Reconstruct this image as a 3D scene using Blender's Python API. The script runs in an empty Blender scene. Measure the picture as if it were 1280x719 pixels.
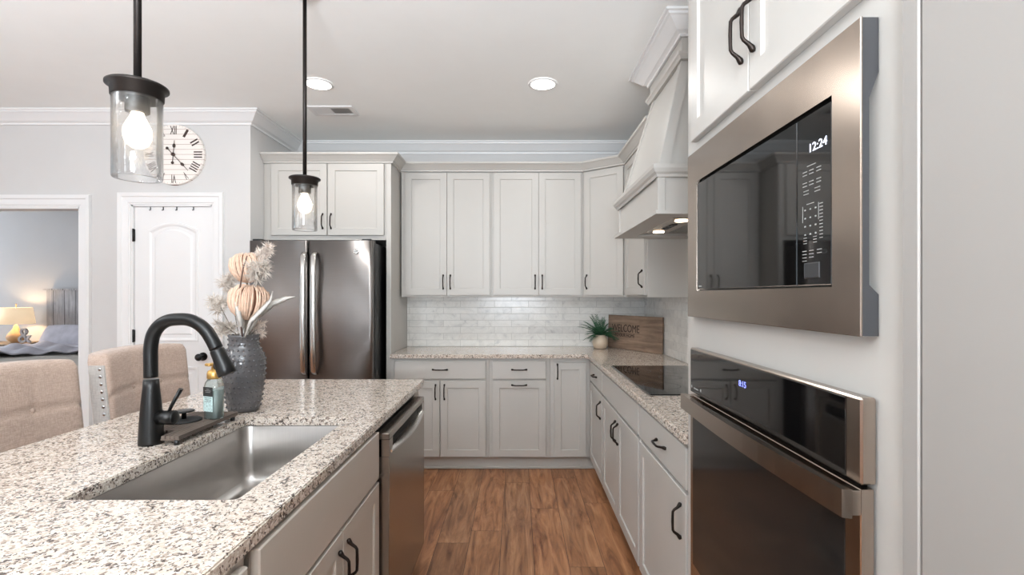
import bpy, bmesh, math, random
from mathutils import Vector, Matrix, geometry
random.seed(7)
PI = math.pi
sc = bpy.context.scene
C = sc.collection

# ------------------------------------------------------------------ camera
cam_data = bpy.data.cameras.new('camera')
cam_data.sensor_width = 36.0
cam_data.lens = 620 / 1280 * 36.0
cam_data.shift_x = -7 / 1280
cam_data.shift_y = 10.5 / 1280
cam_data.clip_start = 0.02
cam = bpy.data.objects.new('camera', cam_data)
cam.location = (0, 0, 1.37)
cam.rotation_euler = (PI / 2, 0, 0)
C.objects.link(cam)
sc.camera = cam

# ------------------------------------------------------------------ colour management, world
sc.view_settings.view_transform = 'Standard'
sc.view_settings.look = 'None'
sc.view_settings.gamma = 1
sc.view_settings.use_curve_mapping = False
sc.view_settings.exposure = 0.0
sc.cycles.max_bounces = 10
sc.cycles.diffuse_bounces = 6
sc.cycles.glossy_bounces = 5
sc.cycles.transmission_bounces = 8
sc.cycles.transparent_max_bounces = 12
sc.cycles.caustics_reflective = False
sc.cycles.caustics_refractive = False
sc.cycles.sample_clamp_indirect = 6

world = bpy.data.worlds.new('world')
sc.world = world
world.use_nodes = True
world.node_tree.nodes['Background'].inputs[0].default_value = (0.75, 0.85, 1.0, 1)
world.node_tree.nodes['Background'].inputs[1].default_value = 1.0


def area(name, loc, rot, sx, sy, power, col=(1, 1, 1), spread=PI):
    L = bpy.data.lights.new(name, 'AREA')
    L.shape = 'RECTANGLE'
    L.size, L.size_y = sx, sy
    L.energy = power
    L.color = col
    L.spread = spread
    o = bpy.data.objects.new(name, L)
    o.location = loc
    o.rotation_euler = rot
    C.objects.link(o)
    return o


WARM = (1.0, 0.80, 0.60)
DAY = (0.84, 0.92, 1.0)
# daylight entering through the windows behind and beside the camera
area('window_and_fill_light', (-1.35, -6.93, 1.45), (PI / 2, 0, 0), 2.5, 2.1, 14, DAY)
area('window_and_fill_light', (-3.5, -6.93, 1.35), (PI / 2, 0, 0), 0.6, 2.5, 60, DAY)
area('window_and_fill_light', (-5.43, -3.6, 1.45), (PI / 2, 0, -PI / 2), 2.6, 1.9, 14, DAY)
area('window_and_fill_light', (-5.43, 1.9, 1.45), (PI / 2, 0, -PI / 2), 1.6, 1.9, 5, DAY)
# two unseen uplights added to brighten the ceiling, like a bounced flash
area('added_uplight', (-3.1, 0.1, 1.45), (PI, 0, 0), 1.6, 1.6, 80, (0.85, 0.93, 1.0))
area('added_uplight', (-0.1, -1.8, 1.45), (PI + math.radians(-12), 0, 0), 1.0, 1.4, 440, (0.86, 0.93, 1.0))
area('window_and_fill_light', (-8.42, 5.2, 1.5), (PI / 2, 0, -PI / 2), 1.2, 1.5, 60, DAY)  # fill light added to brighten the bedroom; no window is built here


def lin(c):
    return tuple(((v / 255) / 12.92 if v / 255 <= 0.04045 else ((v / 255 + 0.055) / 1.055) ** 2.4) for v in c)


# ------------------------------------------------------------------ node helpers
class NT:
    def __init__(s, name):
        s.m = bpy.data.materials.new(name)
        s.m.use_nodes = True
        s.t = s.m.node_tree
        s.b = s.t.nodes['Principled BSDF']

    def n(s, typ, **kw):
        nd = s.t.nodes.new(typ)
        for k, v in kw.items():
            setattr(nd, k, v)
        return nd

    def put(s, sock, v):
        if isinstance(v, bpy.types.NodeSocket):
            s.t.links.new(v, sock)
        else:
            sock.default_value = v

    def math(s, op, a, b=0.0, c=0.0):
        nd = s.n('ShaderNodeMath', operation=op)
        s.put(nd.inputs[0], a)
        s.put(nd.inputs[1], b)
        if op in ('COMPARE', 'MULTIPLY_ADD'):
            s.put(nd.inputs[2], c)
        return nd.outputs[0]

    def co(s):
        return s.n('ShaderNodeTexCoord').outputs['Object']

    def sep(s, v):
        return s.put_in('ShaderNodeSeparateXYZ', v).outputs

    def put_in(s, typ, v, i=0, **kw):
        nd = s.n(typ, **kw)
        s.put(nd.inputs[i], v)
        return nd

    def comb(s, x, y, z):
        nd = s.n('ShaderNodeCombineXYZ')
        s.put(nd.inputs[0], x); s.put(nd.inputs[1], y); s.put(nd.inputs[2], z)
        return nd.outputs[0]

    def noise(s, v, scale, detail=3, rough=0.5, dist=0.0):
        nd = s.n('ShaderNodeTexNoise')
        s.put(nd.inputs['Vector'], v)
        nd.inputs['Scale'].default_value = scale
        nd.inputs['Detail'].default_value = detail
        nd.inputs['Roughness'].default_value = rough
        nd.inputs['Distortion'].default_value = dist
        return nd

    def mapping(s, v, scale=(1, 1, 1), rot=(0, 0, 0), loc=(0, 0, 0)):
        nd = s.n('ShaderNodeMapping')
        s.put(nd.inputs[0], v)
        nd.inputs['Location'].default_value = loc
        nd.inputs['Rotation'].default_value = rot
        nd.inputs['Scale'].default_value = scale
        return nd.outputs[0]

    def ramp(s, f, stops, interp='LINEAR'):
        nd = s.n('ShaderNodeValToRGB')
        s.put(nd.inputs[0], f)
        cr = nd.color_ramp
        cr.interpolation = interp
        while len(cr.elements) < len(stops):
            cr.elements.new(0.5)
        for e, (p, c) in zip(cr.elements, stops):
            e.position = p
            e.color = (*c, 1) if len(c) == 3 else c
        return nd.outputs[0]

    def mix(s, f, a, b, blend='MIX'):
        nd = s.n('ShaderNodeMix', data_type='RGBA', blend_type=blend)
        s.put(nd.inputs[0], f)
        s.put(nd.inputs[6], a if isinstance(a, bpy.types.NodeSocket) else (*a, 1))
        s.put(nd.inputs[7], b if isinstance(b, bpy.types.NodeSocket) else (*b, 1))
        return nd.outputs[2]

    def bump(s, h, strength=0.3, dist=0.002):
        nd = s.n('ShaderNodeBump')
        nd.inputs['Strength'].default_value = strength
        nd.inputs['Distance'].default_value = dist
        s.put(nd.inputs['Height'], h)
        s.t.links.new(nd.outputs[0], s.b.inputs['Normal'])

    def set(s, **kw):
        names = {'color': 'Base Color', 'rough': 'Roughness', 'metal': 'Metallic', 'emit': 'Emission Color',
                 'estr': 'Emission Strength', 'trans': 'Transmission Weight', 'ior': 'IOR', 'alpha': 'Alpha',
                 'sheen': 'Sheen Weight', 'coat': 'Coat Weight', 'spec': 'Specular IOR Level', 'sss': 'Subsurface Weight'}
        for k, v in kw.items():
            if isinstance(v, tuple) and len(v) == 3:
                v = (*v, 1)
            s.put(s.b.inputs[names[k]], v)
        return s.m


def plain(name, rgb, rough=0.5, metal=0.0, var=0.03, vscale=6.0, bump=0.0, bscale=200.0, **kw):
    """paint-like procedural material: slight tone variation plus optional fine bump"""
    t = NT(name)
    c = lin(rgb)
    nz = t.noise(t.co(), vscale, 3)
    col = t.ramp(nz.outputs[0], [(0.3, tuple(v * (1 - var) for v in c)), (0.7, tuple(min(1, v * (1 + var)) for v in c))])
    t.set(color=col, rough=rough, metal=metal, **kw)
    if bump:
        t.bump(t.noise(t.co(), bscale, 4).outputs[0], bump, 0.001)
    return t.m


def steel(name, rgb, rough=0.24, axis=(1, 1, 60), bump=0.06, aniso=0.0, arot=0.0):
    t = NT(name)
    v = t.mapping(t.co(), axis)
    nz = t.noise(v, 6.0, 5, 0.7)
    c = lin(rgb)
    col = t.ramp(nz.outputs[0], [(0.25, tuple(x * 0.94 for x in c)), (0.75, tuple(min(1, x * 1.05) for x in c))])
    r = t.math('MULTIPLY_ADD', nz.outputs[0], 0.12, rough - 0.06)
    t.set(color=col, rough=r, metal=1.0)
    t.bump(nz.outputs[0], bump, 0.0006)
    if aniso:
        tg = t.n('ShaderNodeTangent', direction_type='RADIAL', axis='Z')
        t.t.links.new(tg.outputs[0], t.b.inputs['Tangent'])
        t.b.inputs['Anisotropic'].default_value = aniso
        t.b.inputs['Anisotropic Rotation'].default_value = arot
    return t.m


def granite():
    t = NT('speckled_granite')
    co = t.co()
    wob = t.noise(co, 55, 3, 0.6).outputs[1]
    v = t.n('ShaderNodeVectorMath', operation='MULTIPLY_ADD')
    t.put(v.inputs[0], wob); v.inputs[1].default_value = (0.016, 0.016, 0.016); t.put(v.inputs[2], co)
    vo = t.n('ShaderNodeTexVoronoi'); t.put(vo.inputs['Vector'], v.outputs[0]); vo.inputs['Scale'].default_value = 145
    r = t.put_in('ShaderNodeSeparateColor', vo.outputs['Color']).outputs[0]
    clump = t.noise(co, 22, 3, 0.6).outputs[0]
    r2 = t.math('MULTIPLY_ADD', clump, 0.9, t.math('SUBTRACT', r, 0.45))
    base = t.ramp(r2, [(0.0, lin((208, 197, 186))), (0.26, lin((203, 190, 177))), (0.50, lin((194, 180, 167))),
                       (0.70, lin((164, 149, 137))), (0.84, lin((128, 114, 105))), (0.94, lin((84, 75, 71)))], 'CONSTANT')
    vo2 = t.n('ShaderNodeTexVoronoi'); t.put(vo2.inputs['Vector'], v.outputs[0]); vo2.inputs['Scale'].default_value = 260
    r3 = t.put_in('ShaderNodeSeparateColor', vo2.outputs['Color']).outputs[1]
    f = t.math('GREATER_THAN', r3, 0.925)
    base = t.mix(f, base, lin((84, 74, 70)))
    f2 = t.math('LESS_THAN', r3, 0.14)
    base = t.mix(f2, base, lin((226, 219, 210)))
    t.set(color=base, rough=0.13, spec=0.5)
    return t.m


def planks():
    t = NT('hickory_plank_floor')
    co = t.co()
    s = t.sep(co)
    W, L = 0.1772, 1.22
    u = t.math('DIVIDE', t.math('ADD', s[0], 0.092 + W * 40), W)
    row = t.math('FLOOR', u)
    fu = t.math('FRACT', u)
    wn = t.put_in('ShaderNodeTexWhiteNoise', row, 1, noise_dimensions='1D').outputs[0]
    v = t.math('ADD', t.math('DIVIDE', s[1], L), t.math('MULTIPLY_ADD', wn, 7.0, 20.0))
    idx = t.math('FLOOR', v)
    fv = t.math('FRACT', v)
    pid = t.comb(row, idx, 0.0)
    w2 = t.put_in('ShaderNodeTexWhiteNoise', pid, 0, noise_dimensions='2D')
    rnd = w2.outputs[0]
    off = t.math('MULTIPLY', rnd, 37.0)
    gv = t.comb(t.math('MULTIPLY', s[0], 9.0), t.math('ADD', t.math('MULTIPLY', s[1], 1.1), off), off)
    g1 = t.noise(gv, 1.6, 6, 0.62, 1.6).outputs[0]
    gv2 = t.comb(t.math('MULTIPLY', s[0], 60.0), t.math('ADD', t.math('MULTIPLY', s[1], 3.0), off), off)
    g2 = t.noise(gv2, 1.5, 4, 0.6, 0.3).outputs[0]
    grain = t.ramp(g1, [(0.28, lin((98, 62, 40))), (0.45, lin((146, 100, 68))), (0.6, lin((172, 124, 88))), (0.78, lin((190, 146, 108)))])
    fine = t.ramp(g2, [(0.3, (0.72, 0.72, 0.72)), (0.65, (1.06, 1.06, 1.06))])
    c = t.mix(0.75, grain, fine, 'MULTIPLY')
    tone = t.ramp(rnd, [(0.0, (0.74, 0.72, 0.72)), (0.35, (0.9, 0.88, 0.87)), (0.7, (1.04, 1.0, 0.98)), (1.0, (0.92, 0.95, 1.0))])
    c = t.mix(1.0, c, tone, 'MULTIPLY')
    e = 0.007
    gu = t.math('MINIMUM', fu, t.math('SUBTRACT', 1.0, fu))
    gvv = t.math('MINIMUM', fv, t.math('SUBTRACT', 1.0, fv))
    gap = t.math('MAXIMUM', t.math('LESS_THAN', gu, e), t.math('LESS_THAN', gvv, e * W / L))
    c = t.mix(gap, c, lin((62, 40, 28)))
    t.set(color=c, rough=t.math('MULTIPLY_ADD', g2, 0.2, 0.3), spec=0.4)
    t.bump(t.math('SUBTRACT', t.math('MULTIPLY', g1, 0.4), gap), 0.25, 0.002)
    return t.m


def tile(ax):
    t = NT('marble_subway_tile')
    co = t.co()
    s = t.sep(co)
    H, L = 0.0585, 0.306
    v = t.math('DIVIDE', t.math('SUBTRACT', s[2], 0.9165), H)
    row = t.math('FLOOR', v)
    fv = t.math('FRACT', v)
    par = t.math('MULTIPLY', t.math('MODULO', t.math('ADD', row, 10.0), 2.0), 0.5)
    u = t.math('ADD', t.math('DIVIDE', t.math('ADD', s[ax], 10.0), L), par)
    col = t.math('FLOOR', u)
    fu = t.math('FRACT', u)
    rnd = t.put_in('ShaderNodeTexWhiteNoise', t.comb(row, col, 0.0), 0, noise_dimensions='2D').outputs[0]
    mv = t.n('ShaderNodeVectorMath', operation='ADD')
    t.put(mv.inputs[0], co); t.put(mv.inputs[1], t.comb(t.math('MULTIPLY', rnd, 13.0), rnd, 0.0))
    nz = t.noise(mv.outputs[0], 9, 6, 0.65, 1.2).outputs[0]
    c = t.ramp(nz, [(0.25, lin((186, 186, 186))), (0.42, lin((222, 221, 217))), (0.6, lin((232, 231, 227))), (0.78, lin((208, 206, 202)))])
    tone = t.ramp(rnd, [(0, (0.86, 0.86, 0.87)), (0.25, (0.97, 0.97, 0.97)), (1, (1, 1, 1))])
    c = t.mix(1.0, c, tone, 'MULTIPLY')
    gu = t.math('MINIMUM', fu, t.math('SUBTRACT', 1.0, fu))
    gv = t.math('MINIMUM', fv, t.math('SUBTRACT', 1.0, fv))
    gap = t.math('MAXIMUM', t.math('LESS_THAN', gu, 0.006), t.math('LESS_THAN', gv, 0.03))
    c = t.mix(gap, c, lin((190, 190, 186)))
    t.set(color=c, rough=t.math('MULTIPLY_ADD', gap, 0.5, 0.22))
    t.bump(t.math('SUBTRACT', t.math('MULTIPLY', nz, 0.3), gap), 0.3, 0.0015)
    return t.m


def weathered(name, dark, light, axis=2, scale=1.0, pl=0.0):
    t = NT(name)
    co = t.co()
    s3 = [14, 14, 14]
    s3[axis] = 1.2
    nz = t.noise(t.mapping(co, tuple(x * scale for x in s3)), 2.2, 6, 0.65, 0.6).outputs[0]
    n2 = t.noise(co, 9 * scale, 4, 0.6).outputs[0]
    c = t.ramp(nz, [(0.3, lin(dark)), (0.7, lin(light))])
    c = t.mix(0.5, c, t.ramp(n2, [(0.3, (0.75, 0.75, 0.75)), (0.7, (1.1, 1.1, 1.1))]), 'MULTIPLY')
    if pl:
        s = t.sep(co)
        g = t.math('LESS_THAN', t.math('FRACT', t.math('DIVIDE', t.math('ADD', s[0], 20.0), pl)), 0.05)
        c = t.mix(g, c, tuple(x * 0.3 for x in lin(dark)))
    t.set(color=c, rough=0.75)
    t.bump(nz, 0.3, 0.002)
    return t.m


def linen(name, a, b):
    t = NT(name)
    co = t.co()
    w1 = t.noise(t.mapping(co, (400, 400, 40)), 1.0, 3, 0.7).outputs[0]
    w2 = t.noise(t.mapping(co, (40, 40, 500)), 1.0, 3, 0.7).outputs[0]
    s = t.math('MULTIPLY', t.math('ADD', w1, w2), 0.5)
    c = t.ramp(s, [(0.38, lin(a)), (0.62, lin(b))])
    t.set(color=c, rough=0.9, sheen=0.25)
    t.bump(s, 0.5, 0.001)
    return t.m


def emis(name, rgb, strength):
    t = NT(name)
    return t.set(color=lin(rgb), emit=lin(rgb), estr=strength, rough=0.5)


def glass(name, rgb=(255, 255, 255), rough=0.0, seeded=False, thin=True):
    """clear glass: mostly transparent with a fresnel reflection, so lamps inside still light the room"""
    m = bpy.data.materials.new(name)
    m.use_nodes = True
    nt = m.node_tree
    nt.nodes.clear()
    out = nt.nodes.new('ShaderNodeOutputMaterial')
    mx = nt.nodes.new('ShaderNodeMixShader')
    tr = nt.nodes.new('ShaderNodeBsdfTransparent')
    gl = nt.nodes.new('ShaderNodeBsdfGlossy')
    gl.inputs['Roughness'].default_value = max(rough, 0.02)
    lw = nt.nodes.new('ShaderNodeLayerWeight')
    lw.inputs[0].default_value = 0.22
    mm = nt.nodes.new('ShaderNodeMath'); mm.operation = 'MULTIPLY_ADD'
    mm.inputs[1].default_value = 0.75; mm.inputs[2].default_value = 0.03
    nt.links.new(lw.outputs['Fresnel'], mm.inputs[0])
    nt.links.new(mm.outputs[0], mx.inputs[0])
    tr.inputs[0].default_value = (*lin(rgb), 1)
    nt.links.new(tr.outputs[0], mx.inputs[1]); nt.links.new(gl.outputs[0], mx.inputs[2])
    if seeded:
        tc = nt.nodes.new('ShaderNodeTexCoord')
        vo = nt.nodes.new('ShaderNodeTexNoise'); vo.inputs['Scale'].default_value = 38
        bp = nt.nodes.new('ShaderNodeBump'); bp.inputs['Strength'].default_value = 0.35; bp.inputs['Distance'].default_value = 0.004
        nt.links.new(tc.outputs['Object'], vo.inputs['Vector']); nt.links.new(vo.outputs[0], bp.inputs['Height'])
        nt.links.new(bp.outputs[0], gl.inputs['Normal']); nt.links.new(bp.outputs[0], lw.inputs['Normal'])
    if seeded:      # faint milky scatter of the seeded glass
        df = nt.nodes.new('ShaderNodeBsdfTranslucent'); df.inputs[0].default_value = (0.9, 0.9, 0.9, 1)
        m2 = nt.nodes.new('ShaderNodeMixShader'); m2.inputs[0].default_value = 0.05
        nt.links.new(mx.outputs[0], m2.inputs[1]); nt.links.new(df.outputs[0], m2.inputs[2])
        mx = m2
    nt.links.new(mx.outputs[0], out.inputs[0])
    return m


M = {
    'wall': plain('wall_paint', (205, 204, 203), 0.7, var=0.01),
    'ceil': plain('ceiling_paint', (246, 248, 247), 0.8, var=0.008),
    'trim': plain('white_trim_paint', (230, 230, 230), 0.35, var=0.005),
    'cab': plain('light_greige_cabinet_paint', (186, 183, 178), 0.4, var=0.01),
    'isl': plain('warm_greige_cabinet_paint', (188, 179, 169), 0.4, var=0.01),
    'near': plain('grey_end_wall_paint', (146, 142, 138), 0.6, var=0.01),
    'added_curtain': plain('added_peach_cloth', (226, 166, 120), 0.85, var=0.05),
    'bedwall': plain('bedroom_wall_paint', (196, 196, 198), 0.75, var=0.01),
    'black': plain('matte_black_metal', (18, 18, 18), 0.30, metal=0.3, var=0.1),
    'bronze': plain('oil_rubbed_bronze', (42, 34, 30), 0.38, metal=0.7, var=0.15, vscale=40),
    'pend': plain('dark_bronze_lamp_metal', (48, 44, 42), 0.45, metal=0.8, var=0.1),
    'granite': granite(),
    'floor': planks(),
    'tile_back': tile(0),
    'tile_right': tile(1),
    'steel': steel('brushed_steel', (168, 160, 152), 0.25),
    'steel_h': steel('brushed_steel_horizontal', (176, 163, 152), 0.24, (60, 1, 1)),
    'steel_f': steel('fridge_steel', (146, 142, 140), 0.40, (1, 1, 60), 0.01, 0.95, 0.25),
    'steel_l': steel('bright_steel', (205, 203, 200), 0.2),
    'sink': steel('sink_steel', (178, 174, 170), 0.3, (40, 1, 1), 0.02),
    'darksteel': plain('dark_grey_metal', (62, 62, 64), 0.45, metal=0.4),
    'blackp': plain('black_plastic', (14, 14, 15), 0.4),
    'bglass': plain('black_glass', (12, 11, 11), 0.04, var=0.05, spec=0.7),
    'oglass': plain('oven_door_glass', (34, 33, 32), 0.1, var=0.05, spec=0.3),
    'ink': plain('white_legend_ink', (150, 150, 147), 0.6),
    'led': emis('white_led_digits', (235, 240, 255), 1.1),
    'ledblue': emis('blue_led_digits', (130, 140, 255), 1.6),
    'lens': emis('lit_downlight_lens', (255, 250, 240), 6),
    'bulb': emis('lit_bulb_glass', (255, 236, 208), 4),
    'hoodlens': emis('lit_hood_lens', (255, 226, 190), 10),
    'shadeglass': glass('seeded_clear_glass', (250, 250, 250), seeded=True),
    'clear': glass('clear_bottle_glass', (240, 247, 246)),
    'linen': linen('oatmeal_linen', (158, 137, 123), (194, 172, 158)),
    'linen_side': linen('grey_linen', (160, 156, 152), (188, 184, 180)),
    'nail': plain('nickel_nailhead', (190, 188, 186), 0.25, metal=1.0),
    'legwood': weathered('dark_leg_wood', (50, 38, 30), (80, 62, 50)),
    'vase': plain('slate_glazed_ceramic', (82, 80, 81), 0.14, var=0.12, vscale=14),
    'signwood': weathered('brown_sign_wood', (104, 84, 70), (156, 132, 112), axis=0, scale=1.2),
    'burnt': plain('burnt_lettering', (48, 34, 28), 0.8),
    'pot': plain('cream_ceramic', (206, 188, 166), 0.35, var=0.06, vscale=20),
    'leaf': plain('green_fern_leaf', (46, 92, 62), 0.5, var=0.3, vscale=30),
    'leaf2': plain('pale_dusty_leaf', (196, 192, 186), 0.8, var=0.12, vscale=30),
    'fluff': plain('grey_feathery_bloom', (204, 194, 184), 0.9, var=0.15, vscale=40),
    'fluffw': plain('cream_feathery_bloom', (222, 210, 200), 0.9, var=0.12, vscale=40),
    'protea': plain('peach_protea_petal', (218, 186, 163), 0.75, var=0.14, vscale=60),
    'protead': plain('brown_protea_core', (128, 84, 62), 0.8, var=0.1),
    'stem': plain('grey_green_stem', (120, 112, 100), 0.8),
    'twig': plain('brown_twig', (86, 62, 52), 0.8),
    'gold': plain('brass_pump_plastic', (206, 164, 96), 0.28, metal=0.75),
    'label_black': plain('black_label', (30, 32, 32), 0.5),
    'label_teal': plain('teal_print', (184, 206, 204), 0.5, var=0.25, vscale=160),
    'soap': plain('pale_soap', (226, 234, 232), 0.2, trans=0.5),
    'tray': weathered('dark_slatted_wood', (64, 54, 48), (112, 98, 88), axis=1),
    'head': weathered('grey_barn_wood', (150, 148, 150), (206, 204, 206), axis=2, pl=0.14),
    'quilt': plain('grey_quilt', (202, 197, 190), 0.9, var=0.1),
    'sheet': plain('white_sheet', (226, 226, 230), 0.9, var=0.06),
    'purple': plain('lavender_grey_blanket', (198, 196, 206), 0.9, var=0.12, vscale=10),
    'darkfab': plain('dark_bed_base', (44, 42, 44), 0.9),
    'lampwood': plain('pale_turned_wood', (206, 172, 132), 0.6, var=0.1),
    'nightwood': weathered('nightstand_wood', (120, 106, 92), (160, 146, 130)),
    'clockface': None,
    'clockink': plain('clock_dark_brown', (60, 44, 38), 0.6),
    'clockline': plain('clock_brown_line', (150, 120, 104), 0.7),
    'ventgrey': plain('vent_grey_metal', (120, 118, 114), 0.6),
    'rubber': plain('dark_rubber', (30, 30, 30), 0.7),
}
# whitewashed clock boards
_t = NT('whitewashed_clock_boards')
_s = _t.sep(_t.co())
_f = _t.math('LESS_THAN', _t.math('FRACT', _t.math('DIVIDE', _t.math('ADD', _s[2], 0.0), 0.0375)), 0.06)
_c = _t.mix(_f, lin((236, 230, 224)), lin((150, 116, 100)))
M['clockface'] = _t.set(color=_c, rough=0.6)
# lit lampshade: fabric in front of a bulb
_t = NT('lit_lampshade_fabric')
M['lampshade'] = _t.set(color=lin((250, 232, 205)), rough=0.9, emit=lin((255, 222, 178)), estr=0.55)


# ------------------------------------------------------------------ mesh helpers
class B:
    def __init__(s):
        s.bm = bmesh.new()

    def _x(s, geom_verts, mat):
        if mat is not None:
            for v in geom_verts:
                v.co = mat @ v.co

    def box(s, x0, x1, y0, y1, z0, z1, bev=0.0, mat=None, seg=1):
        pts = [(x0, y0, z0), (x1, y0, z0), (x1, y1, z0), (x0, y1, z0), (x0, y0, z1), (x1, y0, z1), (x1, y1, z1), (x0, y1, z1)]
        return s.hexa(pts, bev, mat, seg)

    def hexa(s, pts, bev=0.0, mat=None, seg=1):
        vs = [s.bm.verts.new(p) for p in pts]
        fs = [s.bm.faces.new([vs[i] for i in q]) for q in ((3, 2, 1, 0), (4, 5, 6, 7), (0, 1, 5, 4), (1, 2, 6, 5), (2, 3, 7, 6), (3, 0, 4, 7))]
        bmesh.ops.recalc_face_normals(s.bm, faces=fs)
        if bev:
            es = list({e for f in fs for e in f.edges})
            r = bmesh.ops.bevel(s.bm, geom=es, offset=bev, segments=seg, affect='EDGES', profile=0.5)
            vs = list({v for v in r['verts']} | {v for f in r['faces'] for v in f.verts})
        s._x(vs, mat)
        return s

    def loft(s, rings, cap0=True, cap1=True, smooth=True, closed=True, mat=None):
        rs = [[s.bm.verts.new(p) for p in r] for r in rings]
        n = len(rs[0])
        fs = []
        for a, b in zip(rs, rs[1:]):
            for i in range(n if closed else n - 1):
                j = (i + 1) % n
                fs.append(s.bm.faces.new((a[i], a[j], b[j], b[i])))
        if smooth:
            for f in fs:
                f.smooth = True
        if cap0 and closed:
            fs.append(s.bm.faces.new(rs[0][::-1]))
        if cap1 and closed:
            fs.append(s.bm.faces.new(rs[-1]))
        bmesh.ops.recalc_face_normals(s.bm, faces=fs)
        s._x([v for r in rs for v in r], mat)
        return s

    def tube(s, pts, rad, n=10, flat=1.0, cap=True, mat=None):
        pts = [Vector(p) for p in pts]
        if not isinstance(rad, (list, tuple)):
            rad = [rad] * len(pts)
        rings = []
        up = None
        for i, p in enumerate(pts):
            d = (pts[min(i + 1, len(pts) - 1)] - pts[max(i - 1, 0)]).normalized()
            if up is None:
                up = Vector((0, 0, 1)) if abs(d.z) < 0.9 else Vector((1, 0, 0))
            a = d.cross(up).normalized()
            b = a.cross(d).normalized()
            up = b
            rings.append([p + a * math.cos(2 * PI * k / n) * rad[i] + b * math.sin(2 * PI * k / n) * rad[i] * flat for k in range(n)])
        return s.loft(rings, cap, cap, mat=mat)

    def cyl(s, p0, p1, r, n=24, r1=None, smooth=True):
        p0, p1 = Vector(p0), Vector(p1)
        d = (p1 - p0).normalized()
        up = Vector((0, 0, 1)) if abs(d.z) < 0.9 else Vector((1, 0, 0))
        a = d.cross(up).normalized(); b = a.cross(d)
        r1 = r if r1 is None else r1
        rg = [[p + a * math.cos(2 * PI * k / n) * q + b * math.sin(2 * PI * k / n) * q for k in range(n)] for p, q in ((p0, r), (p1, r1))]
        return s.loft(rg, smooth=smooth)

    def lathe(s, prof, c=(0, 0, 0), n=32, cap0=True, cap1=True, mat=None):
        rings = [[(c[0] + r * math.cos(2 * PI * k / n), c[1] + r * math.sin(2 * PI * k / n), c[2] + z) for k in range(n)] for r, z in prof]
        return s.loft(rings, cap0, cap1, mat=mat)

    def poly(s, outer, z0, z1, holes=(), bev=0, mat=None):
        """extruded polygon in XY with optional holes"""
        loops = [outer] + list(holes)
        tri = geometry.tessellate_polygon([[Vector((x, y, 0)) for x, y in l] for l in loops])
        flat = [p for l in loops for p in l]
        lo = [s.bm.verts.new((x, y, z0)) for x, y in flat]
        hi = [s.bm.verts.new((x, y, z1)) for x, y in flat]
        fs = []
        for a, b, c in tri:
            fs.append(s.bm.faces.new((hi[a], hi[b], hi[c])))
            fs.append(s.bm.faces.new((lo[c], lo[b], lo[a])))
        k = 0
        for l in loops:
            n = len(l)
            for i in range(n):
                j = (i + 1) % n
                fs.append(s.bm.faces.new((lo[k + i], lo[k + j], hi[k + j], hi[k + i])))
            k += n
        bmesh.ops.recalc_face_normals(s.bm, faces=fs)
        s._x(lo + hi, mat)
        return s

    def ball(s, c, r, u=10, v=6, scale=(1, 1, 1)):
        m = Matrix.Translation(c) @ Matrix.Diagonal((*[r * k for k in scale], 1))
        res = bmesh.ops.create_uvsphere(s.bm, u_segments=u, v_segments=v, radius=1, matrix=m)
        for vv in res['verts']:
            for f in vv.link_faces:
                f.smooth = True
        return s

    def sweep(s, prof, path, z, side=1):
        """moulding: prof = [(out, dz)...] swept along an open XY path with mitred corners"""
        P = [Vector((x, y)) for x, y in path]
        rings = []
        for i, p in enumerate(P):
            ns = []
            if i > 0:
                d = (P[i] - P[i - 1]).normalized(); ns.append(Vector((-d.y, d.x)) * side)
            if i < len(P) - 1:
                d = (P[i + 1] - P[i]).normalized(); ns.append(Vector((-d.y, d.x)) * side)
            if len(ns) == 2:
                m = (ns[0] + ns[1]); m = m / max(0.2, (1 + ns[0].dot(ns[1])))
            else:
                m = ns[0]
            rings.append([(p.x + m.x * o, p.y + m.y * o, z + dz) for o, dz in prof])
        return s.loft(rings, smooth=False)


ROOT = {}


def world_of(o):
    while o.parent is not None:
        o = o.parent
    return Matrix.Translation(o.location) @ Matrix.Rotation(o.rotation_euler.z, 4, 'Z')


def obj(name, b, mat, parent=None, label=None, local=True, mods=None):
    me = bpy.data.meshes.new(name)
    if parent is not None and not local:
        b.bm.transform(world_of(parent).inverted())
    b.bm.to_mesh(me)
    b.bm.free()
    me.materials.append(mat if not isinstance(mat, str) else M[mat])
    o = bpy.data.objects.new(name, me)
    C.objects.link(o)
    if parent is not None:
        o.parent = parent
    if label:
        o['label'] = label
    return o


def thing(name, label, cat, loc=(0, 0, 0), rz=0.0, group=None):
    o = bpy.data.objects.new(name, None)
    o.empty_display_size = 0.05
    o.location = loc
    o.rotation_euler = (0, 0, rz)
    C.objects.link(o)
    o['label'] = label
    o['category'] = cat
    if group:
        o['group'] = group
    return o


def tag(o, label, cat, group=None):
    o['label'] = label
    o['category'] = cat
    if group:
        o['group'] = group
    return o


def struct(name, b, mat, parent=None, label=None):
    o = obj(name, b, mat, parent)
    if parent is None:
        o['kind'] = 'structure'
    if label:
        o['label'] = label
    return o


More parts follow.
